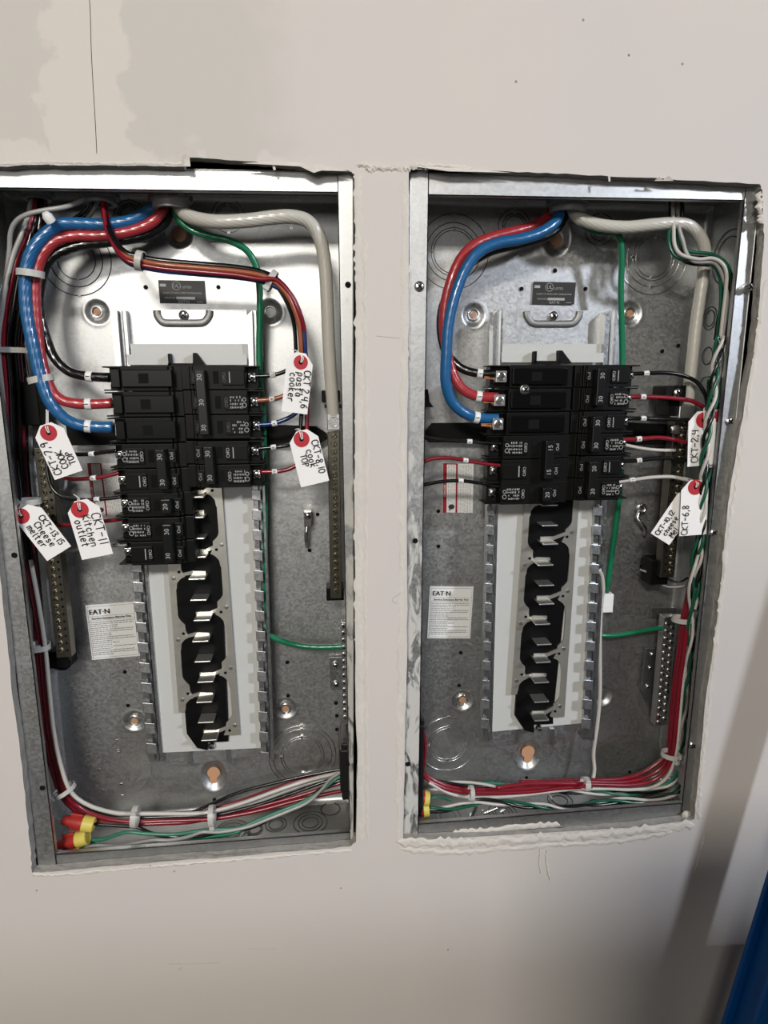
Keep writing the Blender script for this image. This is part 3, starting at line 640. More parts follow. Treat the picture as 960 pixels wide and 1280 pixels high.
# ------------------------------------------------------------------ circuit breakers
def breaker(label, xc, yc0, xl, pitch, n, amp=None, blank=False, main=False, sx=0.0, sl=0.0, lug='small', tie=True, prints=None, name='circuit_breaker', dimlab=False):
    """xc: px of the stab end (centre of the panel), xl: px of the lug end, yc0: px centre of the first pole, sx/sl: px drift of both ends per pole"""
    Y0 = .020; YBK = .050
    cA = at(xc, yc0, Y0); s = -1 if xl < xc else 1
    t = thing(name, label, 'breaker', at((xc+xl)/2, yc0+pitch*(n-.5), YBK))
    fr = []
    for k in range(n):
        y = yc0+k*pitch; a = at(xc+sx*k, y, Y0); l = at(xl+sl*k, y, Y0); L = abs(l.x-a.x); h = (at(xc, y-pitch/2, Y0).z-at(xc, y+pitch/2, Y0).z)/2
        fr.append((a, L, h))
        X = lambda f: a.x+s*L*f
        def block(f0, f1, y0, y1, hh, nm='', mt='brk', bev=.0007, dz=0, par=t):
            m = MB(); m.box(((X(f0)+X(f1))/2, (y0+y1)/2, a.z+dz), (abs(X(f1)-X(f0))/2, (y1-y0)/2, hh)); return m.build(nm, M[mt], par, bevel=bev)
        # moulded case: stepped profile extruded across the pole
        prof = [(0, YBK), (0, .023), (.11, .023), (.12, .0195), (.16, .0195), (.17, .0165), (.86 if lug == 'small' else .80, .0165), (.875 if lug == 'small' else .81, .030), (1.0, .031), (1.0, YBK)]
        m = MB(); z0, z1 = a.z+h*.965, a.z-h*.965
        f = [Vector((X(p[0]), p[1], z0)) for p in prof]; g = [Vector((X(p[0]), p[1], z1)) for p in prof]; q = len(f)
        m.add(f+g, [tuple(range(q)), tuple(range(2*q-1, q-1, -1))]+[(i, i+q, (i+1) % q+q, (i+1) % q) for i in range(q)])
        case = m.build('pole_case', M['brk'], t, bevel=.0006)
        # side fins that run past the lug
        for dz in (h*.90, -h*.90):
            block(.60, 1.05, .0205, YBK-.004, h*.055, 'barrier_fin', 'brk', .0003, dz)
        end = .86 if lug == 'small' else .80
        if blank:
            fce = block(.10, end-.02, .0125, .0165, h*.70, 'cover', 'brk2', .0012)
            w = MB(); w.box(((X(.42)+X(.55))/2, .0124, a.z), (abs(X(.42)-X(.55))/2, .0003, h*.38)); w.build('recess', M['hole'], fce)
        else:
            block(.56, end-.01, .0145, .0165, h*.62, 'label_recess', 'brk', .0005); block(.13, .24, .0150, .0165, h*.55, 'switch_surround', 'brk', .0005)
            wl = MB(); wl.box(((X(.44)+X(.50))/2, .0163, a.z), (abs(X(.06))*0+.0028, .0003, h*.5)); wl.build('slot', M['hole'], t)
            T = MB(); ux, uy = (Vector((0, 0, 1)), Vector((-1, 0, 0))) if s > 0 else (Vector((0, 0, -1)), Vector((1, 0, 0)))
            ux, uy = Vector((0, 0, 1)), Vector((-1, 0, 0))
            T.text('OnI', (X(.185), .0146, a.z), ux, uy, .0052)
            T.build('lettering', M['dimp' if dimlab else 'print'], t); T = MB(); T.build('lettering', M['dimp' if dimlab else 'print'], t) if 0 else None; T.text('OffO', (X(.585), .0142, a.z), ux, uy, .0050)
            T.build('lettering', M['dimp' if dimlab else 'print'], t)
            kind = prints[k] if prints else (k % 2)
            if kind:
                # approval roundel and lines of fine print
                Q = MB(); x = .64; rr = random.Random(k+int(xc)); 
                while x < end-.055:
                    for zz in (-.42, -.14, .14, .40):
                        if rr.random() < .82: Q.box((X(x), .0143, a.z+h*zz), (L*.005, .0002, h*rr.uniform(.05, .10)))
                    x += .021
                Q.torus((X(end-.04), .0143, a.z-h*.25), .0022, .0004, n=14, k=4); Q.torus((X(end-.04), .0143, a.z+h*.2), .0018, .0004, n=14, k=4); Q.build('fine_print', M['print'], t)
            else:
                Q = MB(); Q.box((X(.655), .0143, a.z), (L*.006, .0002, h*.45)); Q.build('fine_print', M['print'], t)
        # lug
        lx = .935 if lug == 'small' else .905
        if lug == 'small':
            lg = MB(); lg.box((X(lx), .029, a.z), (.0036, .003, h*.33)); lo = lg.build('lug', M['alum'], t, bevel=.0004); screw(lo, Vector((X(lx), .026, a.z)), .0042, 1.6)
        elif lug == 'hidden':
            lg = MB(); lg.box((X(.955), .030, a.z), (.0022, .004, h*.5)); lo = lg.build('lug', M['steel'], t, bevel=.0006)
            block(.80, .93, .0150, .031, h*.72, 'lug_cover', 'brk2', .001)
        else:
            lg = MB(); lg.box((X(lx), .0235, a.z), (.0058, .007, .0062)); lo = lg.build('lug', M['alum'], t, bevel=.0005)
            sc = MB(); sc.lathe((X(lx), .0166, a.z), [(.0046, 0), (.0046, .0006), (.0036, .001), (.0034, .0002), (.0020, .0002), (.0018, .0008), (.0001, .0009)], n=20); sc.build('lug_screw', M['steel'], lo, 'auto')
            cw = MB()
            for i in range(5): 
                zz = a.z+(i-2)*.0016; cw.tube([Vector((X(lx+.07), .0225, zz)), Vector((X(lx+.19), .0225+.0008*(i % 2), zz*.6+a.z*.4))], .0006, 5)
            cw.build('copper_strand', M['copper'], lo)
    # operating handle (tied across the poles)
    a, L, h = fr[0]; b, L2, h2 = fr[-1]
    if amp:
        fx = .335 if s > 0 else .315; hb = MB()
        p0 = Vector((a.x+s*L*fx, .0105, a.z+h*.58)); p1 = Vector((b.x+s*L2*fx, .0105, b.z-h2*.58))
        if n == 3: p0.x += s*-.004; p1.x += s*-.004
        wv = .0050
        hb.hexa([p0+Vector((-wv, -.006, 0)), p0+Vector((wv, -.006, 0)), p1+Vector((wv, -.006, 0)), p1+Vector((-wv, -.006, 0))], [p0+Vector((-wv*1.2, .009, 0)), p0+Vector((wv*1.2, .009, 0)), p1+Vector((wv*1.2, .009, 0)), p1+Vector((-wv*1.2, .009, 0))])
        ho = hb.build('handle', M['hand'], t, bevel=.001)
        for k, (c, LL, hh) in enumerate(fr):
            f = k/max(1, n-1) if n > 1 else .5; q = p0.lerp(p1, f); zz = c.z
            tx = MB(); tx.text(amp, (q.x, .0042, min(max(zz, p1.z+.005), p0.z-.005)), (0, 0, 1), (-1, 0, 0), .0070)
            tx.build('rating', M['print'], ho)
    return t
# left box, lug side left
breaker('three-pole main breaker with blank glossy covers, lugs facing left, top of the left box', 227, 473, 133, 32, 3, blank=True, lug='hidden', sx=2.2, sl=3.4, name='main_breaker')
breaker('two-pole 30 amp breaker directly under the blank main breaker of the left box', 233, 569, 141, 31, 2, '30', prints=(1, 0), sx=3.5, sl=3.5)
breaker('single-pole 20 amp breaker in the left box', 240, 629.5, 148, 30, 1, '20', prints=(1,), sx=2.5, sl=3)
breaker('two-pole 30 amp breaker lowest of its column in the left box', 242, 660, 149, 29.5, 2, '30', prints=(1, 0), sx=1, sl=3)
breaker('three-pole 30 amp breaker with a long tied handle, upper right bank of the left box', 226, 472, 320, 31, 3, '30', prints=(0, 1, 1), sx=2.6, sl=3, dimlab=True)
breaker('two-pole 30 amp breaker under the long-handled three-pole one in the left box', 232, 566, 324, 29.5, 2, '30', prints=(0, 1), sx=3, sl=2.2)
# right box
mb_ = breaker('three-pole main breaker with square silver lugs, top of the right box', 717, 470.5, 616, 29.3, 3, blank=True, lug='big', sx=-2, sl=-2, name='main_breaker')
screw(mb_, at(656, 487, .012), .0052, 3, name='hold_down_screw')
k = MB(); k.torus(at(656, 487, .0115), .0048, .0009, n=24); k.build('screw_collar', M['steel'], mb_, True)
breaker('two-pole 15 amp breaker below the silver-lugged main breaker', 713, 558, 614, 29.5, 2, '15', prints=(1, 0), sx=-2, sl=-1.5)
breaker('single-pole 20 amp breaker, lowest left-hand one of the right box', 709, 615, 611, 28, 1, '20', prints=(1,), sx=-2, sl=-1.5)
breaker('two-pole 30 amp breaker, uppermost of the right-hand bank in the right box', 720, 470, 796, 28.8, 2, '30', prints=(0, 1), sx=-2.2, sl=-3)
breaker('two-pole 30 amp breaker, middle one of the right-hand bank in the right box', 715, 528, 789, 27.8, 2, '30', prints=(0, 1), sx=-2, sl=-2.4)
breaker('two-pole 20 amp breaker, lowest of the right-hand bank in the right box', 711, 584, 784, 28, 2, '20', prints=(0, 1), sx=-2, sl=-2)
# ------------------------------------------------------------------ neutral and ground bars
def bar(name, label, x0, y0, x1, y1, wpx, n, Y, dep, cols=((.5,),), m='brass', br=None, rs=.0030, cat='terminal bar', hol=None):
    t = thing(name, label, cat, at((x0+x1)/2, y1, Y+dep))
    A, B = at(x0, y0, Y), at(x1, y1, Y); mp = mpp(x0, y0, Y); d = (B-A).normalized(); nx = Vector((-d.z, 0, d.x)); nx = nx if nx.x > 0 else -nx; hw = wpx*mp/2
    b = MB(); b.box(A.lerp(B, .5)+Vector((0, dep/2, 0)), (hw, dep/2, (B-A).length/2), (nx, Vector((0, 1, 0)), d)); b.build('bar', M[m], t, bevel=.0005)
    for i in range(n):
        for ci, off in enumerate(cols):
            f = (i+.5+(.5 if ci else 0))/(n+.5); c = A.lerp(B, f)+nx*hw*off[0]
            s = MB(); s.lathe(c, [(rs, 0), (rs, .0014), (rs*.8, .0021), (rs*.55, .0021), (rs*.45, .0012), (.0001, .0012)], n=12); so = s.build('terminal_screw', M['steel' if m != 'brass' else 'brass2'], t, 'auto')
            k = MB(); an = random.uniform(0, PI); u = Vector((math.cos(an), 0, math.sin(an))); k.box(c+Vector((0, -.0017, 0)), (rs*.75, .0005, rs*.13), (u, Vector((0, 1, 0)), u.cross(Vector((0, 1, 0))))); k.build('screw_slot', M['hole'], so)
        if hol is not None:
            c = A.lerp(B, (i+.5)/(n+.5))+nx*hw*hol; h = MB(); h.lathe(c, [(.0016, -.0003), (.0016, .0002), (.0001, .0003)], n=10); h.build('wire_hole', M['hole'], t)
    for q in (br or []):
        k = MB(); k.pxbox(*q[:4], q[4], q[5]); k.build('bar_bracket', M['base'], t, bevel=.001)
    return t
M['brass2'] = mat('screw_brassy', (.60, .55, .40), .22, 1)
bar('neutral_bar', 'long brassy neutral bar down the left side of the left box, behind the tags', 52, 560, 80, 822, 20, 27, .040, .014, ((-.25,),), br=[(60, 815, 86, 836, .05, .075), (26, 478, 48, 532, .045, .075)], hol=.55)
nbr = bar('neutral_bar', 'long neutral bar with one screw row, down the right side of the left box', 417, 540, 420, 748, 15, 22, .034, .014, ((0.05,),), br=[(402, 488, 425, 503, .045, .07), (408, 735, 430, 751, .036, .06), (406, 506, 428, 510, .034, .06)])
k = MB(); k.pxbox(409, 518, 425, 538, .028, .046); lo = k.build('neutral_lug', M['alum'], nbr, bevel=.0008)
k = MB(); k.lathe(at(417, 527, .0275), [(.0062, 0), (.0062, .0008), (.0052, .0008), (.005, -.0002), (.0001, -.0002)], n=24); k.build('lug_screw', M['steel'], lo, 'auto')
nb2 = bar('neutral_bar', 'neutral bar with angled brassy screws behind the tags of the right box', 852, 522, 834, 722, 18, 22, .034, .014, ((.45,),), m='brass', br=[(832, 482, 858, 500, .030, .06), (834, 498, 850, 520, .036, .06), (814, 700, 836, 731, .045, .07)], hol=-.45)
screw(nb2, at(847, 491, .029), .0052, 2); k = MB(); k.pxbox(849, 508, 868, 524, .030, .048); k.build('neutral_lug', M['alum'], nb2, bevel=.001)
k = MB(); k.lathe(at(844, 537, .032), [(.0058, 0), (.0058, .003), (.003, .004), (.0001, .004)], n=16); k.build('strap_screw', M['steel'], nb2, 'auto')
gb = bar('ground_bar', 'silver ground bar with two screw rows at the lower right of the right box', 838, 771, 826, 907, 15, 15, .052, .012, ((.5,), (-.45,)), m='alum', rs=.0026)
k = MB(); k.pxquad([(807, 811), (826, 811), (822, 905), (801, 862)], .076, .0015); k.build('mounting_plate', M['galvs'], gb)
for y, x in ((818, 815), (835, 812.5), (858, 809.5)): screw(gb, at(x, y, .0755), .0028, 1.5)
k = MB(); k.pxquad([(814, 760), (846, 760), (846, 772), (814, 772)], .074, .0015); k.build('mounting_plate', M['galvs'], gb)
gl = bar('ground_bar', 'ground bar mostly hidden behind the right flange of the left box', 431, 778, 433, 905, 9, 14, .045, .012, ((-.4,),), m='alum', rs=.0026)
for x, y in ((419, 831), (420, 855)): screw(gl, at(x, y, .079), .0042, 3)
k = MB(); k.pxquad([(412, 822), (429, 822), (430, 862), (413, 862)], .0795, .0012); k.build('mounting_plate', M['galvs'], gl)
# conduit connectors and bushings
def connector(label, cx, py, w, h, Y=.04, m='grom', dep=.018):
    t = thing('conduit_bushing', label, 'bushing', at(cx, py, Y)); c = at(cx, py, Y); mm = mpp(cx, py, Y); r = w*mm/2
    b = MB(); z = h*mm; b.lathe(c, [(r*1.12, 0), (r*1.12, z*.45), (r, z*.5), (r, z), (r*.72, z), (r*.7, 0)], (0, 0, -1), 26, 1.0)
    b.build('body', M[m], t, 'auto')
    k = MB()
    for i in range(12):
        a = 2*PI*i/12; k.box(c+Vector((math.cos(a)*r*1.12, math.sin(a)*r*1.12, -z*.22)), (.0016, .0016, z*.2))
    k.build('locknut_lug', M[m], t); return t
connector('small grey bushing at the top left where the dark red wires enter', 46, 240, 34, 10)
connector('grey bushing over the brown and black branch wires of the left box', 125, 242, 40, 13)
connector('large grey bushing passing the thick feeder cables of the left box', 213, 244, 46, 18, .036)
connector('large grey bushing passing the thick feeder cables of the right box', 710, 248, 44, 17, .038)
connector('small bushing in the top right where twisted wires enter the right box', 846, 246, 22, 8)
def sidebush(label, x0, y0, x1, y1):
    b = MB(); b.pxbox(x0, y0, x1, y1, .022, .07); b.pxbox(x0-2, y0+8, x1, y1-10, .018, .074); tag(b.build('side_bushing', M['gromb'], bevel=.002), label, 'bushing')
sidebush('black bushing in the lower right side of the left box, passing twisted wires', 427, 930, 437, 1001)
sidebush('black bushing in the lower left side of the right box', 523, 900, 530, 1022)
k = MB(); k.pxquad([(531, 486), (535, 487), (537, 502), (542, 509), (531, 509)], .05, .006); tag(k.build('cable_clip', M['base']), 'small black clip at the left edge of the right box above the strap', 'clip')
# ------------------------------------------------------------------ feeder cables
def Z(x0, y0, sc, pts, Y=None): return [((x0+p[0]/sc), (y0+p[1]/sc))+((p[2],) if len(p) > 2 else ((Y,) if Y is not None else ())) for p in pts]
def ramp(pts, Ys):   # spread depths along a pixel path
    n = len(pts); return [(p[0], p[1], float(np.interp(i/(n-1), np.linspace(0, 1, len(Ys)), Ys))) for i, p in enumerate(pts)]
RP = .042
wire('feeder_cable', 'thick blue feeder cable looping down the left side of the left box', ramp([(196, 245), (195, 258), (180, 268), (160, 277), (130, 281), (100, 280), (75, 281), (55, 295), (40, 315), (33, 340), (32, 370), (35, 400), (41, 430), (49, 465), (60, 498), (75, 518), (92, 529), (112, 533), (141, 534)], [.045, .04, .034, .027, .022, .020, .018, .018, .022, .026]), .0060, 'blue', cat='cable', n=60, seg=14, rope=RP, marks=[(110, 533, '1', .003)])
wire('feeder_cable', 'thick red feeder cable beside the blue one in the left box', ramp([(208, 243), (206, 256), (199, 269), (185, 281), (160, 290), (125, 295), (95, 295), (71, 301), (55, 316), (47, 336), (44, 360), (45, 392), (48, 425), (53, 455), (63, 485), (76, 499), (92, 504), (112, 505), (140, 504)], [.045, .04, .036, .032, .028, .026, .024, .022, .022, .026]), .0052, 'red', cat='cable', n=60, seg=14, rope=RP, marks=[(110, 505, '1', .003)])
wire('feeder_cable', 'thick black feeder cable curling behind the red one into the top left lug', ramp([(214, 244), (213, 262), (203, 282), (180, 295), (140, 302), (95, 308), (62, 325), (50, 360), (50, 390), (57, 420), (68, 447), (86, 464), (108, 470), (138, 472)], [.05, .05, .045, .04, .035, .034, .034, .03, .027, .026]), .0048, 'blk', cat='cable', n=60, seg=14, rope=RP, marks=[(112, 471, '1', .003)])
wire('feeder_cable', 'thick grey-white neutral cable arching across the top right of the left box', ramp([(222, 248), (225, 260), (238, 271), (268, 277), (307, 276), (340, 272), (365, 271), (385, 277), (399, 296), (406, 330), (409, 380), (411, 430), (414, 480), (417, 521)], [.045, .035, .02, .015, .015, .018, .022, .026, .030, .034]), .0067, 'neu', cat='cable', n=60, seg=14, rope=RP)
wire('ground_cable', 'green ground cable dropping behind the right breaker bank of the left box', ramp([(217, 252), (222, 272), (240, 288), (265, 296), (287, 301), (307, 312), (319, 330), (324, 355), (325, 392), (324, 430), (325, 475), (329, 520), (331, 620), (331, 740), (333, 786), (342, 797), (370, 806), (397, 809), (430, 808)], [.045, .04, .04, .045, .05, .055, .060, .062, .062, .055]), .0034, 'grn', cat='cable', n=40, seg=12, rope=RP)
wire('feeder_cable', 'thick blue feeder cable bending over the red one in the right box', ramp([(703, 246), (700, 263), (694, 278), (675, 291), (650, 299), (622, 304), (600, 314), (586, 330), (575, 352), (566, 380), (560, 410), (558, 442), (557, 474), (562, 496), (570, 508), (582, 517), (597, 522), (622, 523)], [.045, .035, .026, .02, .018, .016, .016, .02, .024, .024]), .0058, 'blue', cat='cable', n=60, seg=14, rope=RP*.5, marks=[(596, 522, '1', .003)])
wire('feeder_cable', 'thick red feeder cable behind the blue one in the right box', ramp([(692, 247), (688, 266), (672, 280), (645, 289), (614, 297), (592, 307), (577, 322), (567, 342), (559, 367), (555, 392), (555, 417), (560, 445), (566, 467), (577, 485), (595, 495), (622, 497)], [.055, .05, .04, .032, .028, .028, .03, .03, .026, .024]), .0054, 'red', cat='cable', n=60, seg=14, rope=RP*.5, marks=[(598, 495, '1', .003)])
wire('feeder_cable', 'thick black feeder cable half hidden by the red one in the right box', ramp([(710, 248), (707, 268), (690, 292), (655, 304), (615, 314), (585, 332), (565, 356), (553, 385), (551, 412), (556, 437), (566, 451), (580, 462), (600, 467), (624, 467)], [.055, .05, .045, .042, .04, .04, .04, .035, .028, .024]), .0046, 'blk', cat='cable', n=60, seg=14, rope=RP*.5, marks=[(600, 467, '1', .003)])
wire('feeder_cable', 'thick cream neutral cable arching across the top right of the right box', ramp([(714, 252), (719, 268), (732, 276), (754, 282), (784, 284), (815, 281), (838, 279), (858, 281), (873, 293), (881, 312), (880, 335), (875, 370), (870, 405), (866, 442), (862, 480), (860, 512)], [.045, .035, .03, .028, .03, .035, .04, .04, .04, .042]), .0064, 'neu', cat='cable', n=60, seg=14, rope=RP)
wire('ground_cable', 'green ground cable hanging behind the right-hand breaker bank of the right box', ramp([(716, 255), (722, 275), (740, 288), (758, 290), (770, 291), (776, 303), (777, 330), (776, 360), (777, 400), (778, 450), (778, 520), (774, 620), (758, 740)], [.05, .05, .045, .045, .05, .055, .06, .065, .072]), .0034, 'grn', cat='cable', n=14, rope=.02)
wire('ground_wire', 'green ground wire running level into the silver ground bar', ramp([(744, 792), (752, 794), (770, 794), (795, 790), (818, 786), (835, 784)], [.07, .06, .055, .055]), .0030, 'grn', cat='wire', n=12)
# ------------------------------------------------------------------ branch wires, left box
B1 = [(128, 246), (133, 280), (144, 305), (158, 321), (176, 327), (205, 332), (250, 336), (295, 340), (325, 345), (343, 353), (358, 368), (368, 388), (374, 410), (376, 440)]
def bundle(dx, dy, Y, tail=()): return ramp([(x+dx*(1 if i > 8 else .4), y+dy*(0.3 if i > 9 else 1)) for i, (x, y) in enumerate(B1)], [.035, .008, .006+Y, .012+Y, .014+Y, .02+Y])+list(tail)
wire('branch_wire', 'black branch wire arching over the left box into the top right-bank lug', bundle(-6, -6, 0, [(370, 452, .024), (358, 463, .025), (345, 468, .026), (330, 470, .026), (316, 470, .027)]), .0022, 'blk', marks=[(340, 470, '2')])
wire('branch_wire', 'brownish orange branch wire entering the second right-bank lug of the left box', bundle(0, -1, -.004, [(374, 465, .024), (368, 485, .025), (356, 494, .026), (340, 499, .026), (318, 501, .027)]), .0025, 'org', marks=[(341, 498, '4')])
wire('branch_wire', 'dark blue branch wire entering the third right-bank lug of the left box', bundle(5, 7, 0, [(381, 470, .028), (380, 500, .028), (370, 516, .026), (355, 525, .026), (338, 530, .026), (321, 531, .027)]), .0025, 'dblue', marks=[(342, 527, '6')])
wire('branch_wire', 'dark red branch wire outermost in the arch of the left box', bundle(6, 1, .002, [(383, 460, .03), (384, 520, .03), (380, 570, .028), (368, 583, .026), (350, 589, .026), (325, 590, .027)]), .0024, 'dred', marks=[(344, 590, '10')])
wire('branch_wire', 'black branch wire emerging between the two right-hand tags of the left box', bundle(1, -5, .006, [(377, 470, .032), (376, 530, .03), (370, 552, .028), (358, 557, .026), (342, 559, .026), (321, 561, .027)]), .0022, 'blk', marks=[(343, 558, '8')])
wire('branch_wire', 'dark red branch wire hugging the lower edge of the arch in the left box', ramp([(x, y+4) for x, y in B1[:9]]+[(345, 350), (362, 368), (373, 390), (379, 412), (381, 440), (381, 500)], [.03, .004, .004, .006, .012, .03]), .0023, 'dred')
wire('branch_wire', 'thin black wire uppermost in the arch above the listing sticker', ramp([(x-2, y-7) for x, y in B1[:9]]+[(344, 347), (361, 364), (370, 388), (374, 412), (376, 440), (377, 520)], [.035, .012, .012, .018, .022, .03]), .0021, 'blk')
wire('branch_wire', 'short red wire entering the fifth left-bank pole of the left box', ramp([(62, 585), (72, 594), (90, 598.5), (117, 597.5), (135, 594.5), (149, 591)], [.04, .03, .026, .026]), .0022, 'dred', marks=[(118, 597, '9')])
wire('branch_wire', 'short black wire entering the fourth left-bank pole of the left box', ramp([(70, 566), (92, 568), (115, 567.5), (132, 565), (147, 563.5)], [.04, .03, .026]), .0022, 'blk', marks=[(116, 567.5, '7')])
wire('branch_wire', 'black wire curving past the kitchen outlet tag into the single-pole breaker', ramp([(57, 560), (60, 592), (66, 611), (80, 621.5), (100, 624.5), (125, 624), (153, 621)], [.035, .03, .026, .026]), .0020, 'blk', marks=[(120, 624.5, '11')])
wire('branch_wire', 'red wire behind the kitchen outlet tag entering a lower left-bank pole', ramp([(52, 657), (80, 656.5), (110, 654), (135, 651), (156, 648.5)], [.04, .03, .026]), .0022, 'dred')
wire('branch_wire', 'pale wire entering the lowest left-bank pole of the left box', ramp([(58, 690), (82, 688.5), (112, 685), (140, 682), (159, 680.5)], [.04, .03, .026]), .0022, 'gwht')
wire('branch_wire', 'pale hooked wire end below the cook top tag', [(82, 596, .06), (82, 606, .06), (79, 612, .062), (72, 613.5, .064), (66, 612, .066)], .0018, 'gwht')
for (dx, m, nm, Yo) in ((0, 'gwht', 'grey-white wire slanting down from the top left bushing of the left box', 0), (6, 'dred', 'dark red wire just right of the slanting grey-white one at top left', .004), (13, 'dred', 'second dark red wire slanting down from the top left bushing', .012), (9, 'blk', 'black wire between the dark red ones slanting at top left', .016)):
    wire('branch_wire', nm, ramp([(40+dx, 236), (37+dx, 262), (29+dx, 288), (17+dx, 318), (9+dx, 350), (3+dx*.9, 385), (-2+dx, 430), (3+dx, 490), (9+dx, 560), (16+dx, 620), (27+dx, 690), (37+dx, 760), (44+dx, 820)], [.045, .03+Yo, .025+Yo, .03+Yo, .04+Yo, .045+Yo, .05+Yo]), .0024, m)
wire('branch_wire', 'grey-white wire leaving the second bushing leftwards over the others', ramp([(112, 243), (100, 252), (80, 259), (55, 263), (34, 268), (20, 277), (13, 292), (11, 320), (2, 380), (-8, 430)], [.035, .02, .015, .02, .03, .04]), .0023, 'gwht')
for dx, dy, m, nm in ((0, 0, 'blk', 'black wire passing behind the blue feeder bend at top left'), (6, 8, 'gwht', 'grey-white wire passing behind the blue feeder bend at top left'), (3, 3, 'blk', 'second black wire passing behind the blue feeder bend')):
    wire('branch_wire', nm, ramp([(119+dx, 244), (108+dx, 262+dy*.6), (92+dx, 274+dy), (66, 288+dy), (44, 300+dy), (30, 322+dy), (22, 360+dy), (25, 410), (34, 460), (42, 520), (44, 570)], [.045, .05, .05, .055, .06]), .0023, m)
for (dx, m, nm, Yo) in ((20, 'blk', 'black wire nearest the blue feeder in the left-hand bundle', .010), (24, 'dred', 'dark red wire nearest the blue feeder in the left-hand bundle', .016), (17, 'blk', 'black wire in the middle of the left-hand bundle', .020), (28, 'blk', 'black wire deepest behind the blue feeder in the left-hand bundle', .026), (11, 'blk', 'second black wire between the slanting dark red ones', .006)):
    wire('branch_wire', nm, ramp([(42+dx*.5, 238), (37+dx*.7, 268), (26+dx, 300), (14+dx, 340), (6+dx, 385), (0+dx, 430), (4+dx, 490), (8+dx*.9, 560), (15+dx*.8, 620), (25+dx*.7, 690), (34+dx*.6, 750), (44+dx*.4, 820)], [.045, .03+Yo, .025+Yo, .03+Yo, .035+Yo, .04+Yo, .045+Yo]), .0023, m)
SL = [(34, 700), (44, 755), (52, 808), (57, 860), (63, 915), (72, 958)]
for k, (lab, m, r, low, dx, Yo) in enumerate((
    ('white wire on the inner edge of the bundle along the bottom of the left box', 'wht', .0024, [(89, 990), (112, 1007), (144, 1016), (171, 1017), (205, 1017), (240, 1017), (266, 1014), (302, 1004), (355, 985), (390, 974), (434, 964)], 5, 0),
    ('dark red wire beneath the white one along the bottom of the left box', 'dred', .0025, [(83, 992), (106, 1013), (138, 1024), (171, 1027), (205, 1026), (240, 1025), (270, 1023), (320, 1014), (369, 1001), (405, 993), (434, 987)], -1, .006),
    ('second dark red wire deeper in the bottom bundle of the left box', 'dred', .0025, [(78, 994), (102, 1017), (136, 1028), (171, 1030), (206, 1029), (240, 1027), (270, 1020), (320, 1009), (369, 996), (405, 985), (434, 976)], -6, .012),
    ('black wire between white and red along the bottom of the left box', 'blk', .0022, [(86, 993), (110, 1011), (142, 1021), (171, 1022), (205, 1021), (240, 1020), (268, 1019), (315, 1008), (364, 992), (400, 979), (434, 968)], 2, .010),
    ('grey wire under the white one along the bottom of the left box', 'gwht', .0022, [(80, 996), (104, 1016), (140, 1027), (171, 1024), (205, 1024), (240, 1022), (268, 1017), (310, 1007), (360, 988), (396, 977), (434, 970)], -3, .016),
    ('black wire rising first to the black side bushing of the left box', 'blk', .0021, [(82, 998), (108, 1018), (142, 1024), (171, 1026), (205, 1022), (235, 1017), (262, 1006), (300, 990), (350, 977), (390, 968), (434, 960)], -8, .020),
    ('red-tinted wire near the top of the fan by the black side bushing', 'dred', .0021, [(78, 998), (104, 1019), (140, 1030), (176, 1031), (220, 1026), (262, 1012), (300, 1001), (350, 983), (390, 972), (434, 966)], -10, .018))):
    wire('branch_wire', lab, ramp([(x+dx*.9, y) for x, y in SL]+low, [.04+Yo, .03+Yo, .025+Yo, .03+Yo, .035+Yo, .045+Yo*.5]), r, m)
GX = [(115, 1050), (130, 1049), (147, 1043), (162, 1040), (182, 1042), (218, 1043), (253, 1038), (297, 1035), (320, 1026), (350, 1014), (375, 1004), (402, 988), (418, 975), (434, 966)]
WX = [(106, 1060), (121, 1057), (147, 1058), (169, 1054), (191, 1050), (212, 1050), (235, 1046), (253, 1040), (275, 1040), (308, 1034), (337, 1023), (362, 1013), (384, 1003), (402, 987), (414, 973), (434, 960)]
KX = [(118, 1030), (147, 1032), (171, 1034), (188, 1041), (205, 1045), (240, 1046), (262, 1043), (285, 1037), (308, 1036), (325, 1030), (348, 1018), (368, 1008), (386, 999), (404, 984), (434, 972)]
wire('branch_wire', 'light green wire leaving the lower wire nut of the left box', ramp(GX, [.03, .025, .022, .03, .04]), .0021, 'lgrn')
wire('branch_wire', 'off-white wire leaving the lowest wire nut of the left box', ramp(WX, [.03, .022, .018, .028, .036]), .0021, 'gwht')
wire('branch_wire', 'black wire leaving the upper wire nut of the left box', ramp(KX, [.035, .03, .026, .034, .044]), .0021, 'blk')
wire('branch_wire', 'dull green wire half under the off-white one at the bottom of the left box', ramp([(112, 1052), (150, 1056), (190, 1055), (230, 1049), (262, 1046), (290, 1042), (320, 1031), (350, 1017), (384, 1000), (410, 983), (434, 970)], [.04, .034, .03, .036, .046]), .0020, 'grn')
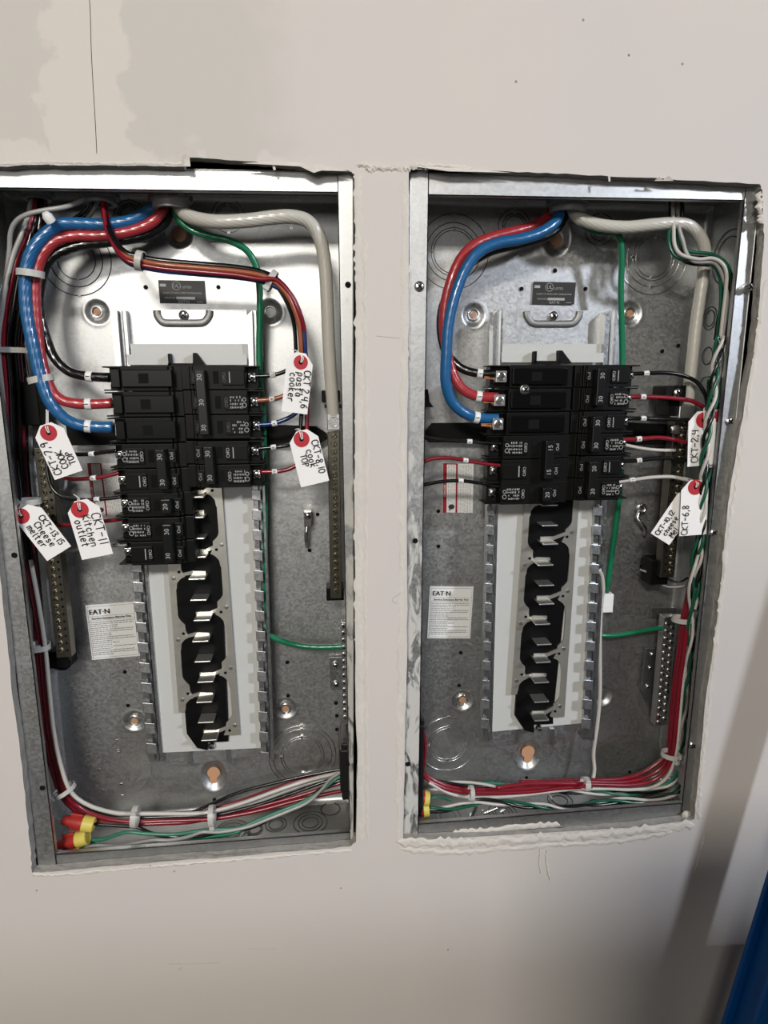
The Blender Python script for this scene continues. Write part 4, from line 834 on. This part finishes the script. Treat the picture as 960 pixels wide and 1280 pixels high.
# ------------------------------------------------------------------ branch wires, right box
RW = (('black wire leaving the topmost right-hand pole of the right box', [(786, 467), (800, 467), (830, 466), (852, 469), (870, 477), (881, 492), (885, 515), (886, 545)], 'blk', .0023, (808, 467, '2')),
      ('dark red wire leaving the second right-hand pole of the right box', [(783, 496), (800, 496), (830, 497), (860, 500), (875, 506), (887, 516)], 'dred', .0025, (805, 496.5, '4')),
      ('black wire leaving the third right-hand pole across the strap end', [(780, 523), (800, 523), (830, 524), (860, 525), (880, 530)], 'blk', .0023, (803, 523, '6')),
      ('dark red wire leaving the fourth right-hand pole of the right box', [(775, 549), (795, 549), (820, 547), (840, 549), (860, 554), (882, 562)], 'dred', .0025, (799, 548, '8')),
      ('black wire leaving the fifth right-hand pole of the right box', [(772, 577), (795, 576), (820, 573), (840, 573), (860, 576), (880, 582)], 'blk', .0023, (797, 576, '10')),
      ('white wire from the sixth right-hand pole toward the lower tags', [(768, 603), (790, 600), (812, 597), (838, 596), (858, 600), (876, 607)], 'wht', .0022, (791, 600, '12')),
      ('white wire emerging between breakers and ending in the neutral bar of the right box', [(780, 556), (800, 560), (820, 562.5), (844, 563)], 'wht', .0019, None))
for lab, pts, m, r, mk in RW: wire('branch_wire', lab, ramp(pts, [.028, .024, .024, .02, .026]), r, m, marks=[mk] if mk else ())
LW = (('thin black wire running under the strap into a left-hand pole of the right box', [(524, 546), (545, 549.5), (565, 551), (587, 552), (605, 553.5), (634, 555)], 'blk', (587, 551.5, '5')),
      ('dark red wire crossing above the warning sticker of the right box', [(520, 584), (529, 578), (541, 573.5), (560, 572.5), (582, 575.5), (605, 579.5), (632, 582.5)], 'dred', (582, 575.5, '3')),
      ('thin black wire crossing the warning sticker of the right box', [(520, 609), (530, 606), (552, 602), (576, 601), (600, 604), (618, 607), (632, 610)], 'blk', (576, 601, '1')))
for lab, pts, m, mk in LW: wire('branch_wire', lab, ramp(pts, [.03, .03, .028, .024]), .0021, m, marks=[mk])
WR = (('white', 'wht', 'white wire dropping first from the top right bushing and crossing over the cream cable', [(842, 246), (841, 262), (842, 285), (843, 305), (851, 318), (872, 324), (890, 323), (902, 329), (908, 342), (907, 365), (903, 400), (900, 430), (898, 452)]),
      ('white2', 'gwht', 'grey-white wire beside it in the top right twist of the right box', [(847, 246), (847, 262), (849, 285), (854, 302), (858, 316), (868, 327), (890, 328), (899, 336), (905, 352), (909, 372), (906, 405), (900, 440)]),
      ('green', 'dgrn', 'green wire on the outer side of the top right twist, nearest the cream cable', [(842, 268), (837, 284), (836, 303), (843, 319), (858, 325), (875, 325), (890, 331), (899, 345), (901, 370), (899, 400), (896, 430)]),
      ('green2', 'dgrn', 'second green wire swinging out against the right flange of the right box', [(846, 278), (847, 293), (852, 308), (865, 315), (885, 317), (900, 323), (910, 334), (915, 352), (914, 380), (911, 402), (905, 425)]),
      ('black', 'blk', 'black wire in the front of the top right twist of the right box', [(838, 246), (838, 269), (840, 298), (846, 318), (862, 329), (885, 331), (899, 332), (906, 342), (903, 372), (897, 400), (894, 425)]),
      ('black2', 'blk', 'black wire behind the twist at the top right of the right box', [(851, 246), (853, 262), (851, 285), (851, 308), (862, 320), (882, 322), (899, 325), (909, 334), (911, 355), (908, 385), (904, 410)]))
for i, (k_, m, lab, pts) in enumerate(WR): wire('branch_wire', lab, ramp(pts, [.035, .02+.003*i, .012+.003*i, .006+.004*i, .01+.004*i, .014+.004*i]), .0020, m)
def twisted(center, Y, R, pitch, items, phase=0, r=.0019, name='twisted_wire', seg=8):
    S = spline(pxpath(ramp(center, Y)), seg); L = [0]
    for a, b in zip(S, S[1:]): L.append(L[-1]+(b-a).length)
    n = len(items)
    for k, (m, lab) in enumerate(items):
        P = []
        for i, p in enumerate(S):
            d = (S[min(i+1, len(S)-1)]-S[max(i-1, 0)]).normalized(); u = d.cross(Vector((0, 1, 0))).normalized(); v = d.cross(u)
            a = 2*PI*(L[i]/pitch+k/n)+phase; P.append(p+(u*math.cos(a)+v*math.sin(a))*R)
        wire(name, lab, None, r, m, raw=P)
twisted([(900, 420), (894, 460), (890, 500), (884, 540), (880, 590), (878, 640), (874, 690), (869, 740), (866, 760)], [.008, .004, .002, .004, .012, .02], .0033, .062, [('wht', 'white strand of the twist running down in front of the right box tags'), ('dgrn', 'green strand of the twist running down in front of the right box tags'), ('blk', 'black strand of the twist running down in front of the right box tags')], .5)
twisted([(903, 410), (899, 450), (895, 500), (889, 560), (883, 620), (879, 680), (874, 740), (869, 800), (865, 860), (861, 920), (858, 950)], [.022, .02, .02, .022, .03, .04], .0036, .085, [('lgrn', 'light green strand of the long twist deep along the right wall of the right box'), ('gwht', 'grey-white strand of the long twist deep along the right wall of the right box'), ('blk', 'black strand of the long twist deep along the right wall of the right box')], 2.0)
twisted([(890, 470), (885, 520), (879, 570), (880, 620), (877, 660), (866, 710), (864, 760), (861, 820), (857, 870), (853, 920), (850, 950)], [.012, .010, .008, .014, .03, .04], .003, .10, [('dgrn', 'green strand of the middle twist crossing the tag marked 6,8'), ('wht', 'white strand of the middle twist crossing the tag marked 6,8')], 3.5)
RD = [(888, 560), (884, 620), (878, 680), (868, 735), (860, 775), (855, 815), (849, 860), (845, 905), (841, 940)]
for k, (dx, Yo, low, lab, m, r) in enumerate((
    (0, .0, [(833, 962), (815, 976), (790, 981), (760, 981), (732, 980), (690, 979), (655, 980), (620, 985)], 'dark red wire outermost on the bend at the lower right of the right box', 'dred', .0026),
    (-4, .006, [(828, 958), (808, 971), (785, 977), (760, 978), (732, 977), (690, 977), (650, 977)], 'dark red wire inside the bend at the lower right of the right box', 'dred', .0026),
    (-7, .010, [(824, 952), (803, 966), (780, 973), (750, 975), (720, 975), (690, 976)], 'innermost dark red wire of the bend beside the ground bar', 'dred', .0025),
    (4, .006, [(836, 968), (818, 983), (790, 987), (760, 986), (730, 986), (700, 988), (660, 993), (627, 996), (590, 997), (566, 993), (552, 987), (536, 978)], 'long white wire following the dark red bend and the bottom of the right box', 'wht', .0021))):
    wire('branch_wire', lab, ramp([(x+dx, y) for x, y in RD]+low, [.03+Yo, .02+Yo, .02+Yo, .03+Yo, .03+Yo, .03+Yo]), r, m)
for dy, Yo, lab in ((0, .03, 'dark red wire sweeping from the left bushing under the tie of the right box'), (-4, .036, 'second dark red wire above it at the bottom left of the right box')):
    wire('branch_wire', lab, ramp([(524, 962+dy), (533, 973+dy), (546, 981+dy), (562, 987+dy), (586, 990.5+dy), (631, 991+dy), (668, 989+dy), (700, 985+dy), (740, 983+dy)], [Yo+.01, Yo]), .0026, 'dred')
wire('branch_wire', 'dark red wire just visible rising behind the left flange of the right box', ramp([(526, 905), (531, 925), (531, 945), (528, 965)], [.03, .03]), .0022, 'dred')
twisted([(530, 972), (545, 978), (570, 980), (606, 981), (635, 983), (668, 985), (700, 988), (740, 990), (790, 991), (825, 986), (842, 976), (852, 958)], [.05, .045, .045, .05, .045], .0026, .125, [('lgrn', 'light green strand of the upper twist along the bottom of the right box'), ('wht', 'white strand of the upper twist along the bottom of the right box'), ('blk', 'black strand of the upper twist along the bottom of the right box')], 1.0)
twisted([(537, 1012), (560, 1011), (580, 1006), (600, 1002), (627, 1003), (650, 1006), (680, 1008), (705, 1011), (738, 1006), (769, 1001), (807, 1000), (840, 992), (853, 984)], [.03, .03, .03, .034, .03], .0028, .115, [('wht', 'white strand of the lowest twist in the right box'), ('dgrn', 'green strand of the lowest twist in the right box'), ('blk', 'black strand of the lowest twist in the right box')], 4.0)
wire('branch_wire', 'short green wire end behind the yellow wire nuts of the right box', ramp([(534, 1000), (545, 996), (556, 998), (564, 1001)], [.05, .05]), .0018, 'lgrn')
for i, pts in enumerate(([(655, 980), (683, 990), (690, 1000), (692, 1006)], [(690, 1004), (705, 1008), (725, 1015), (733, 1016)], [(842, 952), (850, 962), (857, 975)], [(838, 962), (848, 974), (856, 990)], [(836, 972), (846, 984), (852, 996)])):
    wire('branch_wire', ['pale wire bending down at the middle bottom of the right box', 'stiff pale wire end resting near the bottom flange of the right box', 'grey wire end highest in the lower right corner', 'grey wire end in the middle of the lower right corner', 'grey wire end lowest in the lower right corner'][i], ramp(pts, [.05, .055]), .0017, 'gwht')
wire('branch_wire', 'single white wire hanging straight beside the insulator of the right box', ramp([(749, 712), (753, 722), (754, 738), (752, 752), (750, 798), (750, 864), (747, 903), (742, 940), (743, 962), (741, 975)], [.05, .055, .06, .06, .05]), .0024, 'wht')
wire('branch_wire', 'thin grey wire looping at the foot of the brassy neutral bar', ramp([(800, 712), (815, 718), (828, 731), (842, 734), (858, 732)], [.06, .05, .04]), .0013, 'gwht')
wire('branch_wire', 'dark thin wire crossing the foot of the brassy neutral bar', ramp([(808, 696), (820, 705), (836, 724), (850, 727), (860, 722)], [.07, .05, .04]), .0013, 'blk')
for i, (dx, y0) in enumerate(((0, 600), (3, 606), (1, 616))):
    pass
wire('branch_wire', 'black wires loop seen past the left flange of the left neutral bar foot', ramp([(62, 826), (70, 835), (82, 836), (88, 828), (84, 820)], [.06, .05]), .0016, 'blk')
# ------------------------------------------------------------------ cable ties and mounts
def tie(label, px, py, Y, dx, dy, a, b, head=(0, 0), tail=0, wd=.0022, m='tie'):
    """dx,dy: cable direction in pixels; a: half width across, b: half depth"""
    c = at(px, py, Y); d = (at(px+dx, py+dy, Y)-c).normalized(); n = Vector((-d.z, 0, d.x)); v = Vector((0, -1, 0)); t = MB(); K = 28; vs = []
    for i in range(K):
        q = 2*PI*i/K; e = n*math.cos(q)*a+v*math.sin(q)*b; o = e.normalized()*.001
        vs += [c+e-d*wd, c+e+d*wd, c+e+o+d*wd, c+e+o-d*wd]
    t.add(vs, [(i*4+k, i*4+(k+1) % 4, ((i+1) % K)*4+(k+1) % 4, ((i+1) % K)*4+k) for i in range(K) for k in range(4)])
    t0 = thing('cable_tie', label, 'cable tie', c)
    t.build('band', M[m], t0, 'auto')
    h = MB(); hc = c+n*head[0]+v*(b*.6)+d*head[1]; h.box(hc, (.0032, .0028, .0030), (n, v, d)); h.build('head', M[m], t0, bevel=.0006)
    if tail: k = MB(); k.box(hc+n*(tail/2), (abs(tail)/2, .0006, wd*.85), (n, v, d)); k.build('tail', M[m], t0)
    return t0
tie('white cable tie binding blue and red feeders high in the left box', 38, 342, .018, 0, 1, .0120, .009, (-.004, 0), wd=.0032)
tie('pale cable tie on the blue feeder just above its last bend in the left box', 51, 474, .022, .3, 1, .0118, .009, (.004, 0), wd=.0032)
tie('grey cable tie around the dark red wires beside the blue feeder', 16, 438, .04, .1, 1, .018, .012, (-.012, 0), wd=.0026)
tie('pale cable tie where the branch bundle bends below the red feeder', 175, 326, .006, 1, .25, .0085, .009, (.003, 0), wd=.003)
tie('pale cable tie near the end of the arch in the left box', 339, 351, .018, 1, .6, .0100, .010, (-.008, 0), wd=.003)
tie('grey cable tie with a big head above the cheese melter tag', 33, 627, .034, .15, 1, .014, .011, (-.012, 0), wd=.003)
tie('small cable tie low on the wire bundle beside the neutral bar foot', 49, 808, .034, .1, 1, .011, .010, (0, 0), wd=.003)
tie('pale cable tie where the bundle turns at the lower left corner', 80, 988, .03, 1, 1.4, .013, .011, (-.009, 0), -.012, wd=.0025)
tie('pale cable tie left of the middle along the bottom bundle of the left box', 169, 1021, .026, 1, 0, .0115, .011, (.008, 0), wd=.0032)
tie('pale cable tie at the middle of the bottom bundle of the left box', 265, 1020, .028, 1, -.1, .012, .011, (-.010, 0), wd=.003)
tie('pale cable tie on the dark red wires level with the top of the ground bar', 851, 774, .026, -.15, 1, .010, .009, (.010, 0), wd=.003)
tie('pale cable tie with a round head below the ground bar', 838, 943, .026, -.2, 1, .011, .009, (.012, 0), wd=.003)
tie('pale cable tie on the dark red wires at the foot of the single white wire', 732, 980, .026, 1, 0, .008, .008, (.006, 0), wd=.0035)
tie('pale cable tie near the yellow wire nuts of the right box', 589, 992, .030, 1, 0, .009, .009, (.002, 0), wd=.0025)
def mount(label, x0, y0, x1, y1, Yf, Yb):
    b = MB(); b.pxbox(x0, y0, x1, y1, Yf, Yb); o = tag(b.build('tie_mount', M['sleeve'], bevel=.001), label, 'tie mount'); return o
mount('white adhesive mount holding the single white wire', 753, 743, 767, 766, .066, D-.001)
mount('white adhesive mount in the lower right corner of the right box', 846, 932, 856, 957, .04, .06)
b = MB(); b.lathe(at(64, 277, .012), [(.0048, 0), (.0048, .006), (.003, .009), (.0001, .009)], (-.3, -.6, .7), 14); tag(b.build('nylon_plug', M['sleeve'], smooth='auto'), 'white nylon plug above the blue feeder bend', 'plug')
for px, py, enc in ((385, 645, 'left'), (803, 640, 'right')):
    t = thing('grounding_lug', 'loose hooked silver lug clamp on the back plate of the %s box' % enc, 'lug', at(px, py, D))
    if enc == 'left':
        k = MB(); k.box(at(385, 648, .072), (.0048, .005, .0095)); k.build('lug_body', M['steel'], t, bevel=.001); screw(t, at(385, 645, .066), .0042, 2)
        k = MB(); k.tube(spline(pxpath([(384, 656, .070), (383, 666, .068), (383, 675, .070), (384, 683, .078)]), 6), .0026, 10); k.build('hook', M['steel'], t, True)
    else:
        k = MB(); k.torus(at(802, 636, .074), .005, .002, n=20, k=8); k.build('lug_ring', M['steel'], t, True)
        k = MB(); k.tube(spline(pxpath([(799, 640, .072), (797, 648, .070), (802, 654, .068), (807, 661, .070), (806, 669, .078)]), 6), .0022, 10); k.build('hook', M['steel'], t, True)
# ------------------------------------------------------------------ wire nuts
def nut(label, x0, y0, x1, y1, Y, r, vis=True):
    """from the closed tip (x0,y0) to the open skirt (x1,y1)"""
    a, b = at(x0, y0, Y), at(x1, y1, Y); ax = (b-a).normalized(); L = (b-a).length; t = thing('wire_nut', label, 'wire nut', (a+b)/2)
    k = MB(); k.lathe(a, [(r*.5, 0), (r*.62, L*.05), (r*.66, L*.28), (r*.9, L*.42), (r*.98, L*.68), (r*.9, L*.7)], ax, 18); k.build('cap', M['nutred'], t, 'auto')
    u = Vector((-ax.z, 0, ax.x)); v = ax.cross(u)
    for s in (-1, 1):
        wg = MB(); c = a+ax*L*.42+u*s*r*.95; wg.box(c, (L*.2, r*.16, r*.32), (ax, v, u)); wg.build('wing', M['nutred'], t, bevel=.0012)
    sk = MB(); sk.lathe(a+ax*L*.64, [(r*1.02, 0), (r*1.06, L*.04), (r*1.02, L*.34), (r*.86, L*.36), (r*.84, L*.1)], ax, 20); sk.build('skirt', M['nutyel'], t, 'auto'); return t
nut('uppermost red and yellow wire nut in the lower left corner', 78, 1025, 118, 1031, .028, .0088)
nut('middle red and yellow wire nut in the lower left corner', 72, 1056, 110, 1046, .026, .0088)
nut('lowest red and yellow wire nut, tucked behind the bottom flange', 74, 1070, 103, 1062, .030, .0088)
nut('upper yellow-skirted wire nut beside the left flange of the right box', 518, 996, 536, 998, .03, .0088)
nut('lower yellow-skirted wire nut beside the left flange of the right box', 516, 1013, 536, 1011, .03, .0088)
# loose screws lying on the bottom wall of the second box
zb = PR(.3, 1, 0).z+.003
def bolt(label, px, py, ang, L=.016, y=.028):
    c = at(px, py, y); d = Vector((math.cos(ang), -.2, math.sin(ang))).normalized(); t = thing('loose_screw', label, 'screw', c)
    k = MB(); k.lathe(c-d*L/2, [(.0045, 0), (.0045, .0014), (.003, .0022), (.0001, .0022)], -d, 14); k.build('screw_head', M['steel'], t, 'auto')
    k = MB(); k.lathe(c-d*L/2, [(.0019+.0004*(i % 2), L*i/14) for i in range(15)], d, 10); k.build('shank', M['steel'], t)
bolt('loose screw standing upright in the bottom of the right box, nearest the wire nuts', 593, 1014, 1.3, .016)
bolt('loose screw lying slanted in the middle of the three in the right box', 614, 1013, .5, .018)
bolt('loose screw showing its round head, last of the three in the right box', 630, 1018, -1.2, .008)
bp = MB(); bp.lathe(at(857, 1018, -.003), [(.0058, 0), (.0066, .001), (.005, .003), (.0001, .0036)], n=9, ell=1.0); bp.lathe(at(854, 1022, -.003), [(.004, 0), (.004, .0015), (.0001, .003)], n=8)
tag(bp.build('compound_blob', M['mud'], smooth=True), 'white blob of compound stuck on the lower right corner of the right box', 'compound')
mud([(566, 1041), (600, 1038), (650, 1033), (700, 1030)], 7, 'smeared_compound', 'mud', 0.0, .0012, 10, encR, .2)
# ------------------------------------------------------------------ hand-written tags
GL = {'C': [[(3.6, 5), (2.6, 6), (1, 5.6), (.2, 4), (.2, 2), (1, .4), (2.6, 0), (3.8, .8)]], 'K': [[(.4, 6), (.3, 0)], [(3.6, 6), (.5, 2.8), (3.8, 0)]], 'T': [[(0, 6), (4, 5.8)], [(2, 6), (2, 0)]],
 '-': [[(.4, 3), (3.4, 3.1)]], '2': [[(.4, 4.8), (1.4, 6), (3, 5.6), (3.2, 4.2), (.3, 0), (3.8, .1)]], ',': [[(1, .6), (.5, -1.2)]], '4': [[(.8, 6), (.4, 3), (3.6, 3.1)], [(3.2, 6), (3, 0)]],
 '6': [[(3, 6), (1, 4), (.3, 1.6), (1.2, 0), (2.8, .2), (3.2, 1.8), (2, 3), (.6, 2.2)]], '8': [[(3, 5.2), (1.8, 6), (.6, 5), (1.4, 3.6), (3, 2), (2.6, .3), (1, .1), (.5, 1.6), (2, 3.2), (3.2, 4.6), (3, 5.2)]],
 '1': [[(1.4, 6), (1.3, 0)]], '0': [[(1.8, 6), (.4, 4.6), (.4, 1.4), (1.8, 0), (3.3, 1.4), (3.3, 4.6), (1.8, 6)]], '7': [[(.2, 6), (3.4, 6), (1.2, 0)]], '9': [[(3, 4.2), (1.6, 3), (.4, 4.2), (1.2, 6), (2.8, 5.8), (3.1, 4), (2.6, 0)]],
 '3': [[(.4, 5.6), (2.6, 6), (3, 4.6), (1.4, 3.2), (3.1, 2), (2.6, .2), (.4, .3)]], '5': [[(3.3, 6), (.8, 6), (.6, 3.6), (2.8, 3.5), (3.2, 1.4), (2, 0), (.3, .6)]], 'O': [[(1.8, 6), (.2, 4.4), (.3, 1.4), (1.8, 0), (3.5, 1.4), (3.5, 4.6), (1.8, 6)]],
 'P': [[(.6, 6), (.4, 0)], [(.6, 6), (2.8, 5.8), (3.2, 4.2), (.6, 3)]], 'p': [[(.6, 3.6), (.3, -2)], [(.6, 3), (2, 4), (3, 3), (2.4, .6), (.6, .6)]], 'a': [[(3, 3.4), (1.4, 4), (.3, 2), (1, .2), (2.6, 1), (3, 3.6), (3, 0)]],
 's': [[(3, 3.6), (1, 3.8), (.8, 2.4), (2.8, 1.6), (2.4, .2), (.2, .2)]], 't': [[(1.6, 6), (1.5, .6), (2.6, 0)], [(.2, 4), (3, 4.2)]], 'e': [[(.4, 2), (3, 2.4), (2.4, 4), (.8, 3.4), (.4, 1.4), (1.6, 0), (3, .6)]], 'r': [[(.4, 4), (.4, 0)], [(.4, 2.6), (1.6, 4), (2.8, 3.8)]],
 'o': [[(1.6, 4), (.3, 2.6), (.6, .6), (2, 0), (3, 1.6), (2.8, 3.4), (1.6, 4)]], 'k': [[(.4, 6), (.4, 0)], [(2.8, 4), (.5, 2), (3, 0)]], 'w': [[(.2, 4), (.8, .2), (1.8, 2.8), (2.6, .2), (3.4, 4)]], 'h': [[(.4, 6), (.4, 0)], [(.4, 2.6), (1.8, 4), (2.8, 3), (2.8, 0)]],
 'm': [[(.2, 4), (.2, 0)], [(.2, 3), (1.2, 4), (1.8, 3), (1.8, 0)], [(1.8, 3), (2.8, 4), (3.5, 3), (3.5, 0)]], 'l': [[(.8, 6), (.7, .4), (1.5, 0)]], 'i': [[(.8, 4), (.8, 0)], [(.8, 5.6), (.9, 5.9)]], 'n': [[(.3, 4), (.3, 0)], [(.3, 2.8), (1.6, 4), (2.8, 3), (2.8, 0)]],
 'u': [[(.3, 4), (.5, .8), (1.6, 0), (2.8, 1), (2.9, 4)], [(2.9, 4), (3, 0)]], 'M': [[(.2, 0), (.4, 6), (1.9, 2.4), (3.4, 6), (3.8, 0)]], 'c': [[(3, 3.4), (1.6, 4), (.4, 2.4), (.8, .6), (2, 0), (3.1, .6)]], '.': [[(.8, 3), (1.1, 3.1)]], ' ': []}
def write(par, s, o, ux, uy, h, lw=.00042):
    h *= .86
    nz = ux.cross(uy); x = 0; rr = random.Random(len(s)*7+int(h*1e5))
    adv = {'1': 2.6, ',': 2.4, 'i': 2.2, 'l': 2.4, '.': 2.4, ' ': 2.6, '-': 4.4}
    b = MB()
    for ch in s:
        dy = rr.uniform(-.35, .35)
        for st in GL[ch]:
            P = [o+ux*((x+px)*h/6)+uy*((py+dy)*h/6)+nz*.0004 for px, py in st]
            P = spline(P, 4) if len(P) > 2 else P
            b.tube(P, lw, 6, flat=1)
        x += adv.get(ch, 4.5)
    ob = b.build('handwriting', M['ink'], par); return x*h/6
def hangtag(label, ring, tip, end, wpx, Y, texts, tilt=0.0, string=None, Yend=None):
    """tip: middle of the narrow end, end: middle of the square end (px). texts: (string, along 0..1, across -1..1, height, dir)"""
    A = at(*tip, Y); Bp = at(*end, Yend if Yend is not None else Y); ax = (Bp-A).normalized(); L = (Bp-A).length
    nz = Vector((0, -1, 0)); nz = (nz-ax*nz.dot(ax)).normalized(); xr = ax.cross(nz); hw = wpx*mpp(*tip, Y)/2
    if xr.x < 0: xr = -xr        # across, pointing right in the picture
    t = thing('hang_tag', label, 'tag', A); P = lambda a, c: A+ax*(L*a)+xr*(hw*c)
    b = MB(); out = [(0, -.38), (0, .38), (.17, 1), (1, 1), (1, -1), (.17, -1)]
    b.quad([P(a, c)+nz*.0002 for a, c in out], nz*-.0004); b.build('card', M['tag'], t)
    rc = at(*ring, Y); rc = A+ax*((rc-A).dot(ax))+xr*((rc-A).dot(xr)); k = MB()
    r0, r1 = .0084*hw/.0155, .0023; n = 26; vs = []
    for h, r in ((.0003, r1), (.0006, r1), (.0006, r0), (.0002, r0)): vs += [rc+nz*h+(ax*math.cos(2*PI*i/n)+xr*math.sin(2*PI*i/n))*r for i in range(n)]
    k.add(vs, [(q*n+i, q*n+(i+1) % n, ((q+1) % 4)*n+(i+1) % n, ((q+1) % 4)*n+i) for q in range(4) for i in range(n)]); ko = k.build('reinforcing_ring', M['ring'], t); ko['label'] = 'red reinforcing ring'
    h = MB(); h.lathe(rc, [(r1, .0001), (r1, .0005), (.0001, .0005)], nz, 16); h.build('eyelet', M['hole'], t)
    for s, a, c, hh, d in texts:
        du = {'down': ax, 'up': -ax}[d]; uy = (nz.cross(du)); write(t, s, P(a, c)+nz*.0004, du, uy, hh, .00040 if hh < .006 else .00052)
    if string:
        q = MB(); q.tube(spline([rc+nz*.001, rc-ax*.006+nz*.0015]+[at(*p) for p in string], 6), .00055, 6); q.build('string', M['string'], t)
        q = MB(); q.tube(spline([rc+nz*.001+xr*.001, rc-ax*.005+xr*.002+nz*.002]+[at(p[0]+2, p[1]+1, p[2]) for p in string], 6), .00055, 6); q.build('string', M['string'], t)
    return t
hangtag('white tag handwritten CKT 2,4,6 pasta cooker, hanging from the branch bundle', (376, 453), (376, 441), (368, 516), 33, .008, [('CKT 2,4,6', .28, .42, .0080, 'down'), ('pasta', .32, -.08, .0080, 'down'), ('cooker', .34, -.62, .0080, 'down')], string=[(371, 439, .012), (366, 437, .016)])
hangtag('white tag handwritten CKT-8,10 cook top, below the pasta cooker tag', (377, 549), (377, 538), (394, 605), 37, .008, [('CKT-8,10', .22, .48, .0080, 'down'), ('cook', .36, -.02, .0080, 'down'), ('TOP', .42, -.52, .0075, 'down')], string=[(373, 536, .012), (369, 537, .016)])
hangtag('white tag handwritten CKT-7,9 cook top, hanging under the blue feeder', (61, 541), (57, 530), (86, 594), 39, .008, [('CKT-7,9', .93, -.36, .0085, 'up'), ('COOK', .86, .24, .0075, 'up'), ('TOP', .84, .82, .0075, 'up')], string=[(58, 528, .012), (58, 512, .016)])
hangtag('white tag handwritten CKT-13,15 cheese melter, against the left flange', (27, 645), (29, 634), (74, 692), 38, .012, [('CKT-13,15', .28, .42, .0074, 'down'), ('Cheese', .34, -.14, .0078, 'down'), ('melter', .32, -.68, .0078, 'down')], string=[(26, 631, .02), (20, 626, .03)])
hangtag('white tag handwritten CKT-11 kitchen outlet, over the warning sticker', (100, 637), (101, 625), (122, 696), 41, .008, [('CKT-11', .26, .38, .0105, 'down'), ('Kitchen', .26, -.20, .0085, 'down'), ('outlet', .32, -.72, .0085, 'down')], string=[(97, 622, .014), (92, 618, .024)])
hangtag('white tag with only TOP readable, tucked behind the tag marked 2,4', (900, 520), (899, 512), (893, 584), 30, .014, [('TOP', .95, .0, .0085, 'up')])
hangtag('white tag handwritten CKT-2,4, behind the twisted wires of the right box', (879, 525), (878, 514), (876, 582), 34, .010, [('CKT-2,4', .93, -.28, .0090, 'up')], string=[(880, 511, .012), (884, 508, .02)])
hangtag('white tag handwritten CKT-6,8, lower of the upright tags in the right box', (869, 609), (869, 600), (866, 669), 34, .004, [('CKT-6,8', .98, -.42, .0084, 'up')], string=[(860, 598, .02), (850, 596, .028)], Yend=.003)
hangtag('white tag handwritten CKT-10,12 cheese melter, slanting across the neutral bar', (868, 612), (866, 614), (825, 674), 29, .010, [('CKT-10,12', .96, -.30, .0066, 'up'), ('cheese', .90, .26, .0066, 'up'), ('Mel.', .86, .86, .0075, 'up')])
# ------------------------------------------------------------------ blue ladder leaning beside the panels
def ladder():
    """step ladder with blue rails; only the nearer rail is in view"""
    YA = -.075
    p0, p1 = at(992, 1100, YA), at(934, 1283, YA); d = (p1-p0).normalized(); top = p0-d*.45; bot = p0+d*((p0.z-.06)/max(.1, -d.z))
    t = thing('step_ladder', 'blue ladder rail leaning past the lower right corner', 'ladder', Vector((bot.x, YA, .0)))
    ax = d; u = Vector((0, 1, 0)); v = ax.cross(u).normalized(); 
    def rail(off, nm):
        c = (top+bot)/2+off; L = (bot-top).length/2; b = MB()
        b.box(c, (.0035, .022, L), (v, u, ax)); b.box(c+u*.020-v*.006, (.008, .003, L), (v, u, ax)); b.box(c-u*.020-v*.006, (.008, .003, L), (v, u, ax)); 
        o = b.build('rail', M['ladder'], t, bevel=.001); k = MB(); k.box(Vector((bot+off)), (.022, .038, .03), (v, u, ax)); k.build('rubber_foot', M['rubber'], o); return o
    rail(Vector((0, 0, 0)), 'rail'); o2 = Vector((.46, -.02, 0)); rail(o2, 'rail')
    n = 3
    for i in range(n):
        c = bot.lerp(top, .08+.5*i/(n-1)); b = MB(); b.hexa([c+Vector((0, -.03, -.01)), c+o2+Vector((0, -.03, -.01)), c+o2+Vector((0, -.03, .012)), c+Vector((0, -.03, .012))], [c+Vector((0, .03, -.01)), c+o2+Vector((0, .03, -.01)), c+o2+Vector((0, .03, .012)), c+Vector((0, .03, .012))])
        b.build('step', M['rubber'], t)
    return t
ladder()

# ------------------------------------------------------------------ rolling cart added unseen behind the camera spot to shade the low wall
def shade_cart():
    x0, x1, y0, y1, zt = .04, 1.1, -.98, -.62, 1.44
    t = thing('shade_cabinet', 'dark grey rolling tool cabinet added unseen to shade the wall', 'cabinet', ((x0+x1)/2, (y0+y1)/2, 0))
    for x in (x0+.02, x1-.02):
        for y in (y0+.02, y1-.02):
            b = MB(); b.box((x, y, (zt+.12)/2), (.015, .015, (zt-.12)/2)); b.build('post', M['rubber'], t)
            b = MB(); b.lathe((x-.015, y, .06), [(.02, 0), (.06, .003), (.06, .027), (.02, .03)], (1, 0, 0), 20); b.build('caster', M['rubber'], t, 'auto')
    for z in (.2, .62): b = MB(); b.box(((x0+x1)/2, (y0+y1)/2, z), ((x1-x0)/2, (y1-y0)/2, .012)); b.build('shelf', M['cartm'], t, bevel=.004)
    b = MB(); b.box(((x0+x1)/2, (y0+y1)/2, zt-.15), ((x1-x0)/2, (y1-y0)/2, .15)); d = b.build('drawer_case', M['cartm'], t, bevel=.006)
    for i in range(3):
        k = MB(); k.box(((x0+x1)/2, y0-.004, zt-.05-.095*i), ((x1-x0)/2-.02, .006, .042)); k.build('drawer_front', M['cartm'], d, bevel=.003)
    b = MB(); b.box(((x0+x1)/2, (y0+y1)/2, .41), (.38, .17, .19)); b.build('lower_bin', M['cartm'], t, bevel=.02)
M['cartm'] = mat('shade_cart_paint', (.03, .03, .032), .5)
shade_cart()
